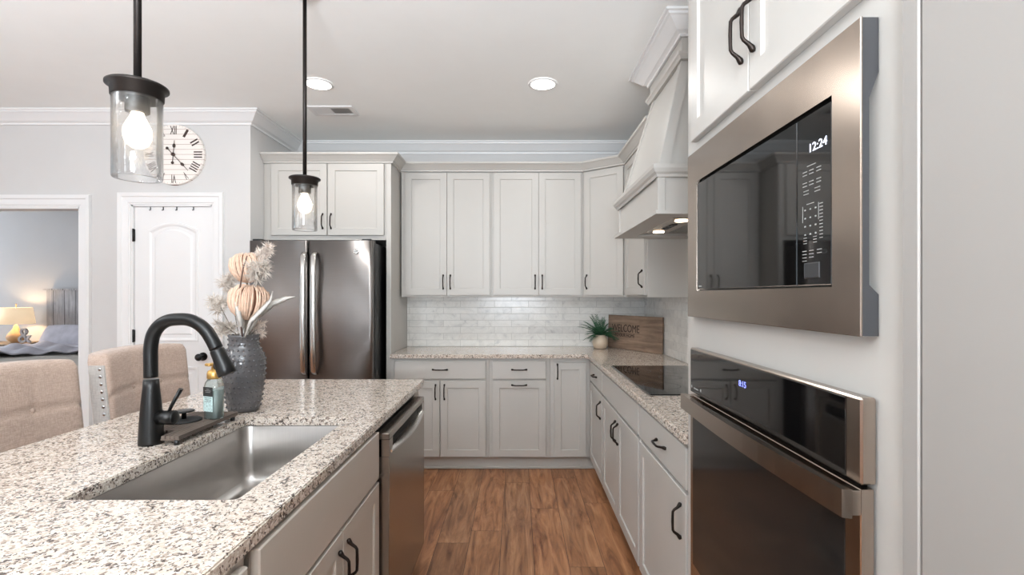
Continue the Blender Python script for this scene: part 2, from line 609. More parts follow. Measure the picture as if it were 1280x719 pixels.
def text_mesh(name, txt, size, mat, parent, matrix, extrude=0.0004, width=None, font_spacing=1.0, bold=0.0):
    cu = bpy.data.curves.new(name, 'FONT')
    cu.body = txt
    cu.size = size
    cu.extrude = extrude
    cu.offset = bold
    cu.align_x = 'CENTER'
    cu.align_y = 'CENTER'
    cu.space_character = font_spacing
    tmp = bpy.data.objects.new(name, cu)
    C.objects.link(tmp)
    dg = bpy.context.evaluated_depsgraph_get()
    me = bpy.data.meshes.new_from_object(tmp.evaluated_get(dg))
    bpy.data.objects.remove(tmp)
    bpy.data.curves.remove(cu)
    if width:
        xs = [v.co.x for v in me.vertices]
        k = width / (max(xs) - min(xs))
        me.transform(Matrix.Diagonal((k, 1, 1, 1)))
    me.transform(matrix)
    me.materials.clear()
    me.materials.append(M[mat])
    o = bpy.data.objects.new(name, me)
    C.objects.link(o)
    o.parent = parent
    return o


def at(px, py, Y):
    """point of the room seen at a photo pixel, at depth Y"""
    return Vector(((px - 647) * Y / 620, Y, 1.37 - (py - 370) * Y / 620))


# ------------------------------------------------------------------ room dimensions
YW, XR, YP, XL, ZC = 4.47, 1.15, 3.713, -2.0, 2.74

b = B(); b.box(-8.6, 1.27, -7.12, 6.6, -0.05, 0)
struct('floor', b, 'floor')
b = B(); b.box(-8.6, 1.27, -7.12, 6.6, ZC, ZC + 0.05)
struct('ceiling', b, 'ceil')
b = B(); b.box(XL - 0.12, XR + 0.12, YW, YW + 0.12, 0, ZC)
struct('wall_back', b, 'wall')
b = B(); b.box(XR, XR + 0.12, 0.675, YW, 0, ZC)
struct('wall_right', b, 'wall')
b = B(); b.box(XL - 0.12, XL, YP + 0.12, YW, 0, ZC)
struct('wall_alcove_side', b, 'wall')
# pantry wall with the bedroom doorway and the pantry door opening
b = B()
bx0, bx1, bz = -4.2, -3.275, 2.035
px0, px1, pz = -2.890, -2.283, 2.052
for a0, a1, z0, z1 in ((-8.6, bx0, 0, ZC), (bx0, bx1, bz, ZC), (bx1, px0, 0, ZC), (px0, px1, pz, ZC), (px1, XL, 0, ZC)):
    b.box(a0, a1, YP, YP + 0.12, z0, z1)
struct('wall_pantry', b, 'wall')
# wall beside the camera on the right
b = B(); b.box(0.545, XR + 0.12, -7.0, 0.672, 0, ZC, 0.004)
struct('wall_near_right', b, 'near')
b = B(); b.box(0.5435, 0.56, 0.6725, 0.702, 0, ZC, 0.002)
struct('trim_1', b, 'near')
# left wall with two windows
b = B()
wl = [(-4.9, -2.3), (1.1, 2.7)]
ys = [-7.0, -4.9, -2.3, 1.1, 2.7, YP]
for i in range(5):
    if (ys[i], ys[i + 1]) in wl:
        b.box(-5.62, -5.5, ys[i], ys[i + 1], 0, 0.5); b.box(-5.62, -5.5, ys[i], ys[i + 1], 2.4, ZC)
    else:
        b.box(-5.62, -5.5, ys[i], ys[i + 1], 0, ZC)
struct('wall_left', b, 'wall')
b = B()
for a0, a1, z0, z1 in ((-5.62, -3.8, 0, ZC), (-3.8, -3.2, 2.65, ZC), (-3.2, -2.6, 0, ZC), (-2.6, -0.1, 0, 0.4), (-2.6, -0.1, 2.5, ZC), (-0.1, 0.545, 0, ZC), (-3.8, -3.2, 0, 0.08)):
    b.box(a0, a1, -7.12, -7.0, z0, z1)
struct('wall_rear', b, 'wall')
# windows behind the camera (frames; the daylight comes through them)
def window(n, cx, cy, z0, z1, w, rz, bars=1):
    f = B()
    t = 0.05
    f.box(-w / 2, -w / 2 + t, -0.06, 0.02, z0, z1); f.box(w / 2 - t, w / 2, -0.06, 0.02, z0, z1)
    f.box(-w / 2, w / 2, -0.06, 0.02, z0, z0 + t); f.box(-w / 2, w / 2, -0.06, 0.02, z1 - t, z1)
    for k in range(1, bars + 1):
        x = -w / 2 + w * k / (bars + 1)
        f.box(x - 0.02, x + 0.02, -0.05, 0.03, z0, z1)
    f.bm.transform(Matrix.Translation((cx, cy, 0)) @ Matrix.Rotation(rz, 4, 'Z'))
    w_ = struct('window_%d' % n, f, 'trim')
    g = B(); g.box(-w / 2 + 0.03, w / 2 - 0.03, -0.085, -0.08, z0 + 0.03, z1 - 0.03)
    g.bm.transform(Matrix.Translation((cx, cy, 0)) @ Matrix.Rotation(rz, 4, 'Z'))
    obj('pane', g, 'clear', w_)
window(1, -1.35, -7.0, 0.4, 2.5, 2.5, 0, 2)
window(2, -3.5, -7.0, 0.08, 2.65, 0.6, 0, 0)
window(3, -5.5, -3.6, 0.5, 2.4, 2.6, -PI / 2, 2)
window(4, -5.5, 1.9, 0.5, 2.4, 1.6, -PI / 2, 1)
# unseen peach hangings added behind the camera to tint the refrigerator reflection
def added_curtain(cy, w_, label):
    b = B(); n = 60
    F = [[(-5.40 + 0.022 * math.sin(k * 0.9), cy - w_ / 2 + w_ * k / n, z) for k in range(n + 1)] for z in (0.03, 2.55)]
    K = [[(x - 0.004, y, z) for x, y, z in r_] for r_ in F]
    b.loft([F[0] + K[0][::-1], F[1] + K[1][::-1]], smooth=True)
    tag(obj('added_curtain', b, 'added_curtain'), label, 'added_curtain')
added_curtain(-4.75, 0.35, 'peach hanging added outside the view to warm the refrigerator reflection, farther piece')
added_curtain(-3.55, 0.40, 'unseen peach hanging added to give the refrigerator door a warm streak')

# bedroom shell
b = B(); b.box(-8.6, -2.9, 6.4, 6.52, 0, ZC); struct('wall_bedroom_back', b, 'bedwall')
b = B(); b.box(-8.6, -8.5, YP + 0.12, 6.4, 0, ZC); struct('wall_bedroom_left', b, 'bedwall')
b = B(); b.box(-3.02, -2.9, YP + 0.12, 6.4, 0, ZC); struct('wall_bedroom_right', b, 'bedwall')
# room crown moulding
CR = [(0, -0.092), (0.012, -0.092), (0.014, -0.080), (0.024, -0.074), (0.034, -0.070), (0.060, -0.044), (0.080, -0.026), (0.090, -0.022), (0.092, -0.012), (0.105, -0.010), (0.105, 0), (0, 0)]
HX, HY0, HY1 = 0.81, 2.45, 3.04   # hood top box
b = B()
b.sweep(CR, [(-5.5, YP), (XL, YP), (XL, YW), (XR, YW), (XR, HY1), (HX, HY1), (HX, HY0), (XR, HY0), (XR, 0.7)], ZC, side=-1)
struct('trim_2', b, 'trim', label='white crown moulding around the kitchen ceiling')
# door casings
CS = [(0, 0), (0.09, 0), (0.09, 0.018), (0.07, 0.022), (0.05, 0.016), (0.02, 0.014), (0.01, 0.008), (0, 0.008)]
def casing(n, x0, x1, z1, label):
    b = B()
    w = 0.088
    def prof(x, z, nx, nz):
        return [(x + nx * o, YP - d, z + nz * o) for o, d in ((0, 0.0), (0, 0.009), (0.012, 0.010), (0.016, 0.014), (0.055, 0.017), (0.062, 0.024), (w, 0.026), (w, 0.0))]
    b.loft([prof(x0, 0, -1, 0), prof(x0, z1, -1, 1), prof(x1, z1, 1, 1), prof(x1, 0, 1, 0)], smooth=False)
    struct('trim_%d' % n, b, 'trim', label=label)
    j = B()
    j.box(x0, x0 + 0.012, YP - 0.002, YP + 0.12, 0, z1); j.box(x1 - 0.012, x1, YP - 0.002, YP + 0.12, 0, z1); j.box(x0, x1, YP - 0.002, YP + 0.12, z1 - 0.012, z1)
    struct('trim_%d' % (n + 1), j, 'trim')
casing(3, bx0, bx1, bz, 'white casing around the bedroom doorway')
casing(5, px0, px1, pz, 'white casing around the pantry door')
b = B(); b.box(bx1 + 0.09, px0 - 0.09, YP - 0.014, YP, 0, 0.13, 0.003); b.box(px1 + 0.09, XL, YP - 0.014, YP, 0, 0.13, 0.003)
struct('baseboard_pantry', b, 'trim')

# pantry door: two panel arch top
dr = obj('door_1', B().box(px0 + 0.014, px1 - 0.014, YP + 0.012, YP + 0.047, 0.01, pz - 0.014, 0.002), 'trim')
dr['kind'] = 'structure'; dr['label'] = 'white two panel pantry door with an arched top panel'
def arch_panel(x0, x1, z0, z1, rise, parent, y):
    n = 14
    def loop(ins, yy):
        pts = [(x0 + ins, yy, z0 + ins), (x1 - ins, yy, z0 + ins)]
        cx = (x0 + x1) / 2; hw = (x1 - x0) / 2 - ins
        for k in range(n + 1):
            a = k / n
            x = x1 - ins - a * 2 * hw
            zz = z1 - ins + rise * (1 - ((x - cx) / hw) ** 2) if rise else z1 - ins
            pts.append((x, yy, zz))
        return pts
    q = B()
    q.loft([loop(0, y), loop(0.006, y - 0.009), loop(0.016, y - 0.009), loop(0.030, y - 0.002), loop(0.05, y - 0.002), loop(0.062, y - 0.007)], cap0=False, smooth=False)
    obj('door_panel', q, 'trim', parent)
arch_panel(at(183.5, 0, YP).x, at(247.5, 0, YP).x, at(0, 427.5, YP).z, at(0, 287, YP).z, 0.055, dr, YP + 0.0135)
arch_panel(at(183.5, 0, YP).x, at(247.5, 0, YP).x, 0.2, at(0, 458, YP).z, 0, dr, YP + 0.0135)
for z in (at(0, 294, YP).z, at(0, 420, YP).z, 0.2):
    q = B(); q.box(px0 + 0.002, px0 + 0.019, YP + 0.002, YP + 0.014, z - 0.045, z + 0.045, 0.001); q.cyl((px0 + 0.012, YP, z - 0.048), (px0 + 0.012, YP, z + 0.048), 0.006, 10)
    obj('hinge', q, 'black', dr)
k = at(253, 446, YP)
q = B(); q.cyl((k.x, YP + 0.012, k.z), (k.x, YP + 0.004, k.z), 0.031); q.cyl((k.x, YP + 0.004, k.z), (k.x, YP - 0.03, k.z), 0.011); q.ball((k.x, YP - 0.045, k.z), 0.027, 16, 10, (1, 0.75, 1))
obj('door_knob', q, 'black', dr)
for i, px in enumerate((187, 203, 220, 241)):
    hk = B(); x = at(px, 0, YP).x
    hk.box(x - 0.003, x + 0.003, YP + 0.007, YP + 0.0105, pz - 0.040, pz - 0.014); hk.tube([(x, YP + 0.008, pz - 0.036), (x, YP - 0.002, pz - 0.042), (x, YP - 0.006, pz - 0.036)], 0.0022, 6)
    tag(obj('over_door_hook', hk, 'darksteel'), 'small dark hook hanging over the top edge of the white pantry door', 'hook', 'over the door hooks')

# ------------------------------------------------------------------ cabinet builders
def handle_mesh(L=0.125, out=0.03):
    h = L / 2
    pts, rd = [], []
    for s_, o_, r_ in ((-1.0, 0.003, 0.003), (-0.97, 0.004, 0.0065), (-0.86, 0.007, 0.0075), (-0.74, 0.014, 0.0052), (-0.60, 0.0265, 0.0045), (-0.50, 0.0305, 0.0046), (-0.25, 0.0312, 0.0046), (0, 0.0315, 0.005)):
        pts.append((s_ * h, -o_ * out / 0.0315, 0)); rd.append(r_)
    pts += [(-x, y, z) for x, y, z in pts[-2::-1]]
    rd += rd[-2::-1]
    b = B(); b.tube(pts, rd, 8)
    return b


def add_handle(parent, kind, x, z, y=-0.02, L=0.125):
    b = handle_mesh(L)
    m = Matrix.Translation((x, y, z))
    if kind == 'v':
        m = m @ Matrix.Rotation(PI / 2, 4, 'Y')
    b.bm.transform(m)
    return obj('handle', b, 'bronze', parent)


def shaker(x0, x1, z0, z1, st=0.057, th=0.02, rec=0.008):
    b = B()
    yb, yf = -th + rec, -th
    b.box(x0 + st - 0.001, x1 - st + 0.001, yb, -0.001, z0 + st - 0.001, z1 - st + 0.001)
    # frame as a mitred ring with a small chamfer on both edges
    def ring(i, y):
        return [(x0 + i, y, z0 + i), (x1 - i, y, z0 + i), (x1 - i, y, z1 - i), (x0 + i, y, z1 - i)]
    b.loft([ring(0, -0.001), ring(0, yf + 0.002), ring(0.002, yf), ring(st - 0.003, yf), ring(st, yf + 0.003), ring(st, yb)], cap0=False, cap1=False, smooth=False)
    return b


def cabinet(name, label, cat, loc, rz, w, d, z0, z1, fronts, mat='cab', group=None, body=None):
    t = thing(name, label, cat, loc, rz, group)
    bb = body or B().box(0.0005, w - 0.0005, 0, d, z0, z1, 0.001)
    obj('body', bb, mat, t)
    for f in fronts:
        kind, x0, x1, za, zb = f[:5]
        if kind == 'door':
            p = obj('door', shaker(x0, x1, za, zb), mat, t)
        else:
            p = obj(kind, B().box(x0, x1, -0.02, -0.0005, za, zb, 0.003), mat, t)
        for h in f[5:]:
            add_handle(p, *h)
    return t


def xa(px, Y):
    return (px - 647) * Y / 620


def za(py, Y):
    return 1.37 - (py - 370) * Y / 620


# --- back run, base cabinets
YF = 3.89
BD = YW - YF - 0.003
def fx(px):  # px of a front edge on the door plane -> world X
    return xa(px, YF - 0.02)
x0 = -0.9945
xA1, xB1, xC1 = fx(611.5), fx(687.5), 0.567
zt = 0.884
t = cabinet('base_cabinet', 'light greige base cabinet next to the refrigerator panel, one wide drawer over two doors', 'cabinet', (x0, YF, 0), 0, xA1 - x0, BD, 0.102, zt,
        [('drawer', fx(492.7) - x0, fx(607.3) - x0, 0.72, 0.862, ('h', fx(550) - x0, 0.795)),
         ('door', fx(492.7) - x0, fx(549.4) - x0, 0.112, 0.705, ('v', fx(544.5) - x0, 0.62)),
         ('door', fx(550.6) - x0, fx(607.3) - x0, 0.112, 0.705, ('v', fx(555.5) - x0, 0.62))])
cabinet('base_cabinet', 'light greige base cabinet with a pull-out front that has its handle across the top', 'cabinet', (xA1, YF, 0), 0, xB1 - xA1, BD, 0.102, zt,
        [('drawer', fx(615.6) - xA1, fx(682.5) - xA1, 0.72, 0.862, ('h', fx(649) - xA1, 0.795)),
         ('door', fx(615.6) - xA1, fx(682.5) - xA1, 0.112, 0.705, ('h', fx(649) - xA1, 0.675))])
# corner base: L body
cabinet('base_cabinet', 'light greige corner base cabinet with one narrow full height door and no drawer', 'cabinet', (xB1, YF, 0), 0, xC1 - xB1, BD, 0.102, zt,
        [('door', fx(692.7) - xB1, fx(733.0) - xB1, 0.112, 0.85, ('v', fx(696.8) - xB1, 0.78))])
# toe kick boards
b = B(); b.box(x0, 0.64, YF + 0.05, YF + 0.065, 0, 0.1015); b.box(x0, 0.64, YF + 0.035, YF + 0.05, 0, 0.019, 0.004)
tag(obj('toe_kick', b, 'cab'), 'toe kick board under the back wall base cabinets', 'toe kick')
b = B(); b.box(0.63, 0.645, 1.62, YF + 0.03, 0, 0.1015); b.box(0.618, 0.63, 1.62, YF + 0.03, 0, 0.019, 0.004)
tag(obj('toe_kick', b, 'cab'), 'toe kick board under the right wall base cabinets', 'toe kick')

# --- right run base cabinets (fronts face -X); local x runs towards the camera
XF = 0.58
RD = XR - XF - 0.003
R = -PI / 2
def ry(px):
    return (XF - 0.02) * 620 / (px - 647)
c1, c2, c3 = 3.888, ry(752.7), ry(798.3)
cabinet('base_cabinet', 'right wall base cabinet left of the cooktop base, small drawer over one door', 'cabinet', (XF, c1, 0), R, c1 - c2, 0.3, 0.102, zt,
        [('drawer', 0.04, c1 - c2 - 0.012, 0.72, 0.862, ('h', (c1 - c2) / 2 + 0.03, 0.795)),
         ('door', 0.04, c1 - c2 - 0.012, 0.112, 0.705, ('v', c1 - c2 - 0.05, 0.6))])
w = c2 - c3
cabinet('base_cabinet', 'base cabinet below the cooktop with a blank false drawer over two doors', 'cabinet', (XF, c2, 0), R, w, RD, 0.102, zt,
        [('false_front', 0.012, w - 0.012, 0.72, 0.862),
         ('door', 0.012, w / 2 - 0.002, 0.112, 0.705, ('v', w / 2 - 0.032, 0.6)),
         ('door', w / 2 + 0.002, w - 0.012, 0.112, 0.705, ('v', w / 2 + 0.032, 0.6))])
w = c3 - 1.622
cabinet('base_cabinet', 'right wall base cabinet beside the wall oven, drawer over one door', 'cabinet', (XF, c3, 0), R, w, RD, 0.102, zt,
        [('drawer', 0.012, w - 0.03, 0.72, 0.862, ('h', c3 - (0.535 * 620 / 172), 0.795)),
         ('door', 0.012, w - 0.03, 0.112, 0.705, ('v', w - 0.075, 0.6))])

# --- L-shaped granite worktop
b = B()
b.poly([(x0 + 0.001, 3.85), (0.515, 3.85), (0.545, 3.82), (0.545, 1.622), (XR - 0.001, 1.622), (XR - 0.001, YW - 0.001), (x0 + 0.001, YW - 0.001)], 0.885, 0.915)
bmesh.ops.bevel(b.bm, geom=[e for e in b.bm.edges if all(v.co.z > 0.914 for v in e.verts) and len(e.link_faces) == 2 and abs(e.link_faces[0].normal.dot(e.link_faces[1].normal)) < 0.5], offset=0.004, segments=2, affect='EDGES')
tag(obj('worktop', b, 'granite'), 'L-shaped speckled granite worktop along the back and right walls', 'countertop')
# --- backsplash
b = B(); b.box(x0 + 0.001, XR - 0.009, YW - 0.008, YW - 0.0005, 0.916, 1.36)
tag(obj('backsplash', b, 'tile_back'), 'white marble subway tile backsplash on the back wall', 'backsplash')
b = B(); b.box(XR - 0.008, XR - 0.0005, 1.622, YW - 0.009, 0.916, 1.745)
tag(obj('backsplash', b, 'tile_right'), 'white marble subway tile backsplash on the right wall behind the cooktop', 'backsplash')

# --- back wall uppers
YU = 4.196
UD = YW - YU - 0.001
def ux(px):
    return xa(px, YU - 0.02)
u0, u1, u2 = ux(500.8) + 0.001, ux(614.5), ux(729)
ZB, ZT = 1.36, 2.425
for i, (a0, a1, d0, dm, d1, lab) in enumerate(((u0, u1, 506, 558.5, 612.2, 'tall two door wall cabinet beside the refrigerator panel'), (u1, u2, 616.8, 673.3, 726.5, 'tall two door wall cabinet next to the angled corner cabinet'))):
    cabinet('wall_cabinet', lab, 'cabinet', (a0, YU, 0), 0, a1 - a0, UD, ZB, ZT,
            [('door', ux(d0) - a0, ux(dm) - 0.0015 - a0, 1.376, 2.408, ('v', ux(dm) - 0.03 - a0, 1.487)),
             ('door', ux(dm) + 0.0015 - a0, ux(d1) - a0, 1.376, 2.408, ('v', ux(dm) + 0.03 - a0, 1.487))])
# diagonal corner cabinet
p0, p1 = Vector((u2, YU)), Vector((0.87, 3.955))
dv = p1 - p0
ang = math.atan2(dv.y, dv.x)
dw = dv.length
mi = (Matrix.Translation((p0.x, p0.y, 0)) @ Matrix.Rotation(ang, 4, 'Z')).inverted()
bb = B()
bb.poly([(p0.x + 0.0005, p0.y), (p1.x, p1.y + 0.0005), (XR - 0.001, p1.y + 0.0005), (XR - 0.001, YW - 0.001), (p0.x + 0.0005, YW - 0.001)], ZB, ZT)
bb.bm.transform(mi)
cabinet('wall_cabinet', 'angled corner wall cabinet with a single tall door', 'cabinet', (p0.x, p0.y, 0), ang, dw, 0.1, ZB, ZT,
        [('door', 0.022, dw - 0.022, 1.376, 2.408, ('v', 0.05, 1.487))], body=bb)
# narrow side cabinet between corner and hood
cabinet('wall_cabinet', 'narrow right wall cabinet tucked behind the far end of the range hood', 'cabinet', (0.87, 3.953, 0), R, 3.953 - 3.32, XR - 0.87 - 0.009, ZB, ZT,
        [('door', 0.03, 3.953 - 3.335, 1.376, 2.408, ('v', 3.953 - 3.375, 1.487))])
# --- over-fridge cabinet and side panel
YFR = 3.907
f0, f1 = XL + 0.002, -1.034
def gx(px):
    return xa(px, YFR - 0.02) - f0
cabinet('wall_cabinet', 'short two door cabinet mounted above the stainless refrigerator', 'cabinet', (f0, YFR, 0), 0, f1 - f0, YW - YFR - 0.001, 1.81, ZT,
        [('door', gx(338.7), gx(408.3), 1.846, 2.408, ('v', gx(403.5), 1.955)), ('door', gx(409.7), gx(479.7), 1.846, 2.408, ('v', gx(414), 1.955))])
b = B(); b.box(-1.033, -0.9955, YFR - 0.004, YW - 0.001, 0, ZT, 0.001)
tag(obj('end_panel', b, 'cab'), 'full height greige panel standing between refrigerator and worktop', 'panel')
# cabinet crown
CC = [(0.001, -0.012), (0.016, -0.012), (0.018, 0.0), (0.024, 0.002), (0.030, 0.010), (0.058, 0.036), (0.066, 0.040), (0.070, 0.044), (0.070, 0.058), (0.001, 0.058)]
b = B(); b.sweep(CC, [(XL + 0.003, YFR), (-0.9955, YFR), (-0.9955, YU - 0.018), (u2, YU - 0.018), (0.86, 3.94), (0.86, 3.06)], ZT, side=-1)
b.bm.transform(Matrix.Translation((0, 0, 0.001)))
tag(obj('crown_moulding', b, 'cab'), 'greige crown moulding running along the tops of the wall cabinets', 'moulding')

# ------------------------------------------------------------------ range hood
t = thing('range_hood', 'greige painted wood mantle range hood over the cooktop', 'range hood', (XR, 2.75, 1.745))
b = B()
h0, h1, hx = 2.30, 3.19, 0.655
b.box(hx, XR - 0.01, h0, h0 + 0.018, 1.76, 1.94); b.box(hx, XR - 0.01, h1 - 0.018, h1, 1.76, 1.94); b.box(hx, hx + 0.018, h0, h1, 1.76, 1.94)
b.box(hx, XR - 0.01, h0, h1, 1.93, 1.945)
b.box(hx - 0.006, hx + 0.03, h0 - 0.006, h0 + 0.03, 1.76, 1.935, 0.002); b.box(hx - 0.006, hx + 0.03, h1 - 0.03, h1 + 0.006, 1.76, 1.935, 0.002)
obj('mantle_box', b, 'cab', t, local=False)
b = B()
b.poly([(0.628, 2.252), (XR - 0.01, 2.252), (XR - 0.01, 3.235), (0.628, 3.235)], 1.743, 1.76, holes=[[(0.745, 2.37), (1.06, 2.37), (1.06, 3.10), (0.745, 3.10)]])
obj('bottom_board', b, 'cab', t, local=False)
b = B()
b.sweep([(0, -0.055), (0.007, -0.055), (0.010, -0.043), (0.020, -0.034), (0.026, -0.022), (0.028, -0.018), (0.028, 0), (0, 0)], [(XR - 0.01, 3.196), (hx - 0.006, 3.196), (hx - 0.006, 2.294), (XR - 0.01, 2.294)], 1.975, side=-1)
b.box(hx - 0.005, XR - 0.01, 2.295, 3.195, 1.9455, 1.974)
obj('mantle_shelf', b, 'cab', t, local=False)
b = B()
lo = [(0.668, 2.325), (XR - 0.01, 2.325), (XR - 0.01, 3.165), (0.668, 3.165)]
hi = [(0.822, 2.475), (XR - 0.01, 2.475), (XR - 0.01, 3.015), (0.822, 3.015)]
b.hexa([(x, y, 1.974) for x, y in lo] + [(x, y, 2.54) for x, y in hi])
def smooth_path(pts, sub=5):
    P = [Vector(p) for p in pts]
    out = []
    for i in range(len(P) - 1):
        a, b_, c, d_ = P[max(i - 1, 0)], P[i], P[i + 1], P[min(i + 2, len(P) - 1)]
        for k in range(sub):
            u = k / sub
            out.append(0.5 * ((2 * b_) + (c - a) * u + (2 * a - 5 * b_ + 4 * c - d_) * u * u + (3 * b_ - a - 3 * c + d_) * u ** 3))
    out.append(P[-1])
    return out
def lerp3(a, c, f): return tuple(a[i] + (c[i] - a[i]) * f for i in range(3))
def strip(A0, A1, B0, B1, off):
    """thin batten lying on a sloped face: A0-A1 bottom edge, B0-B1 top edge"""
    o = Vector(off)
    pts = [Vector(A0), Vector(A1), Vector(A1) + o, Vector(A0) + o, Vector(B0), Vector(B1), Vector(B1) + o, Vector(B0) + o]
    b.hexa([tuple(p) for p in pts])
strip((0.668, 2.325, 1.974), (0.668, 2.375, 1.974), (0.822, 2.475, 2.54), (0.822, 2.525, 2.54), (-0.008, 0, 0))
strip((0.668, 3.115, 1.974), (0.668, 3.165, 1.974), (0.822, 2.965, 2.54), (0.822, 3.015, 2.54), (-0.008, 0, 0))
strip((0.661, 2.325, 1.974), (0.71, 2.325, 1.974), (0.815, 2.475, 2.54), (0.864, 2.475, 2.54), (0, -0.008, 0))
obj('tapered_chimney', b, 'cab', t, local=False)
b = B(); b.box(HX + 0.001, XR - 0.01, HY0 + 0.001, HY1 - 0.001, 2.54, ZC - 0.093)
b.sweep([(0, -0.03), (0.006, -0.03), (0.012, -0.018), (0.02, -0.01), (0.022, 0.002), (0, 0.002)], [(XR - 0.01, HY1), (HX + 0.0, HY1), (HX + 0.0, HY0), (XR - 0.01, HY0)], 2.57, side=-1)
obj('top_box', b, 'cab', t, local=False)
b = B()
b.poly([(0.74, 2.365), (1.065, 2.365), (1.065, 3.105), (0.74, 3.105)], 1.760, 1.766)
ins = obj('hood_insert', b, 'steel', t, local=False)
b = B(); b.box(0.76, 0.90, 2.42, 3.0, 1.748, 1.7605, 0.003); obj('control_strip', b, 'steel_h', ins, local=False)
for cx, cy in ((0.833, 2.93), (0.822, 2.49)):
    b = B(); b.cyl((cx, cy, 1.7495), (cx, cy, 1.744), 0.032); obj('hood_light', b, 'hoodlens', ins, local=False)
b = B()
for k in range(4):
    b.box(0.815 , 0.845, 2.62 + k * 0.05, 2.65 + k * 0.05, 1.744, 1.7495, 0.001)
obj('buttons', b, 'blackp', ins, local=False)
b = B()
for k in range(30):
    b.box(0.91, 1.05, 2.42 + k * 0.02, 2.43 + k * 0.02, 1.754, 1.76)
obj('grease_filter', b, 'steel_l', ins, local=False)

# ------------------------------------------------------------------ cooktop
t = thing('cooktop', 'black glass electric cooktop set into the right worktop', 'cooktop', (0.84, 2.725, 0.9155))
b = B(); b.box(0.592, 1.085, 2.25, 3.2, 0.9155, 0.9185, 0.001); obj('steel_rim', b, 'steel_l', t, local=False)
b = B(); b.box(0.605, 1.08, 2.258, 3.192, 0.917, 0.9215, 0.0015); g = obj('glass_top', b, 'bglass', t, local=False)
for cx, cy, r in ((0.72, 2.48, 0.09), (0.96, 2.48, 0.075), (0.72, 2.97, 0.075), (0.96, 2.97, 0.10), (0.84, 2.73, 0.06)):
    n = 40
    b = B()
    rg = [[(cx + q * math.cos(2 * PI * k / n), cy + q * math.sin(2 * PI * k / n), 0.9216) for k in range(n)] for q in (r, r + 0.002)]
    b.loft(rg, False, False)
    obj('burner_ring', b, 'darksteel', g, local=False)

# ------------------------------------------------------------------ welcome sign
A = Vector((0.80, 4.405, 0.916)); Bq = Vector((1.116, 3.845, 0.916))
d = (Bq - A); Lb = d.length; ab = math.atan2(d.y, d.x)
t = thing('welcome_sign', 'brown wooden plaque carved WELCOME leaning across the worktop corner', 'sign', tuple(A), ab)
tilt = Matrix.Rotation(-0.03, 4, 'X')
b = B(); b.box(0, Lb, 0, 0.018, 0, 0.288, 0.002, mat=tilt); bd = obj('board', b, 'signwood', t)
mt = tilt @ Matrix.Translation((0, -0.0006, 0)) @ Matrix.Rotation(PI / 2, 4, 'X')
text_mesh('lettering', 'WELCOME', 0.09, 'burnt', bd, Matrix.Translation((0.225, 0, 0)) @ tilt @ Matrix.Translation((0, -0.0006, 0.175)) @ Matrix.Rotation(PI / 2, 4, 'X'), 0.0006, width=0.34)
text_mesh('lettering', 'TO OUR HOME', 0.04, 'burnt', bd, Matrix.Translation((0.215, 0, 0)) @ tilt @ Matrix.Translation((0, -0.0006, 0.118)) @ Matrix.Rotation(PI / 2, 4, 'X'), 0.0006, width=0.25)

# ------------------------------------------------------------------ potted fern
pc = Vector((0.712, 4.28, 0.9155))
t = thing('potted_fern', 'small green fern in a cream ceramic pot on the back worktop', 'plant', tuple(pc))
prof = [(0.035, 0), (0.05, 0.004), (0.062, 0.03), (0.068, 0.055), (0.064, 0.085), (0.05, 0.108), (0.045, 0.115), (0.046, 0.12), (0.04, 0.12), (0.038, 0.105), (0.01, 0.1)]
b = B(); b.lathe(prof); obj('pot', b, 'pot', t)
b = B()
for k in range(46):
    a = random.uniform(0, 2 * PI)
    el = random.uniform(0.35, 1.35)
    L = random.uniform(0.12, 0.24)
    dirh = Vector((math.cos(a), math.sin(a) * 0.7, 0))
    pts = []
    for s_ in range(8):
        f = s_ / 7
        r = L * f * math.cos(el) * (1 + 0.3 * f)
        z = 0.105 + L * f * math.sin(el) - 0.10 * f * f * math.cos(el)
        pts.append(dirh * r + Vector((0, 0, z)))
    b.tube(pts, [0.0016] * 7 + [0.0006], 4)
    side = Vector((-dirh.y, dirh.x, 0)).normalized()
    for s_ in range(1, 8):
        for sg in (-1, 1):
            for q in (0, 0.5):
                p = pts[s_ - 1].lerp(pts[s_], q)
                l2 = 0.030 * (1 - (s_ / 9) ** 2) + 0.006
                tip = p + side * sg * l2 + (pts[s_] - pts[s_ - 1]).normalized() * l2 * 0.9 + Vector((0, 0, -0.004))
                m_ = p + (pts[s_] - pts[s_ - 1]).normalized() * 0.007
                mid = (p + tip) / 2 + Vector((0, 0, 0.003))
                vs = [b.bm.verts.new(x) for x in (p, mid + (pts[s_] - pts[s_ - 1]).normalized() * 0.004, tip, mid - (pts[s_] - pts[s_ - 1]).normalized() * 0.004)]
                b.bm.faces.new(vs)
bmesh.ops.transform(b.bm, matrix=Matrix.Identity(4), verts=b.bm.verts)
for v in b.bm.verts:   # keep the fronds clear of the wall
    v.co.y = min(v.co.y, 0.165)
    wx, wy = v.co.x + pc.x, v.co.y + pc.y
    nx_, ny_ = -0.863, -0.505                 # the plaque's front normal
    dd_ = (wx - 0.80) * nx_ + (wy - 4.405) * ny_
    if dd_ < 0.012:
        v.co.x += nx_ * (0.012 - dd_); v.co.y += ny_ * (0.012 - dd_)
obj('fronds', b, 'leaf', t)

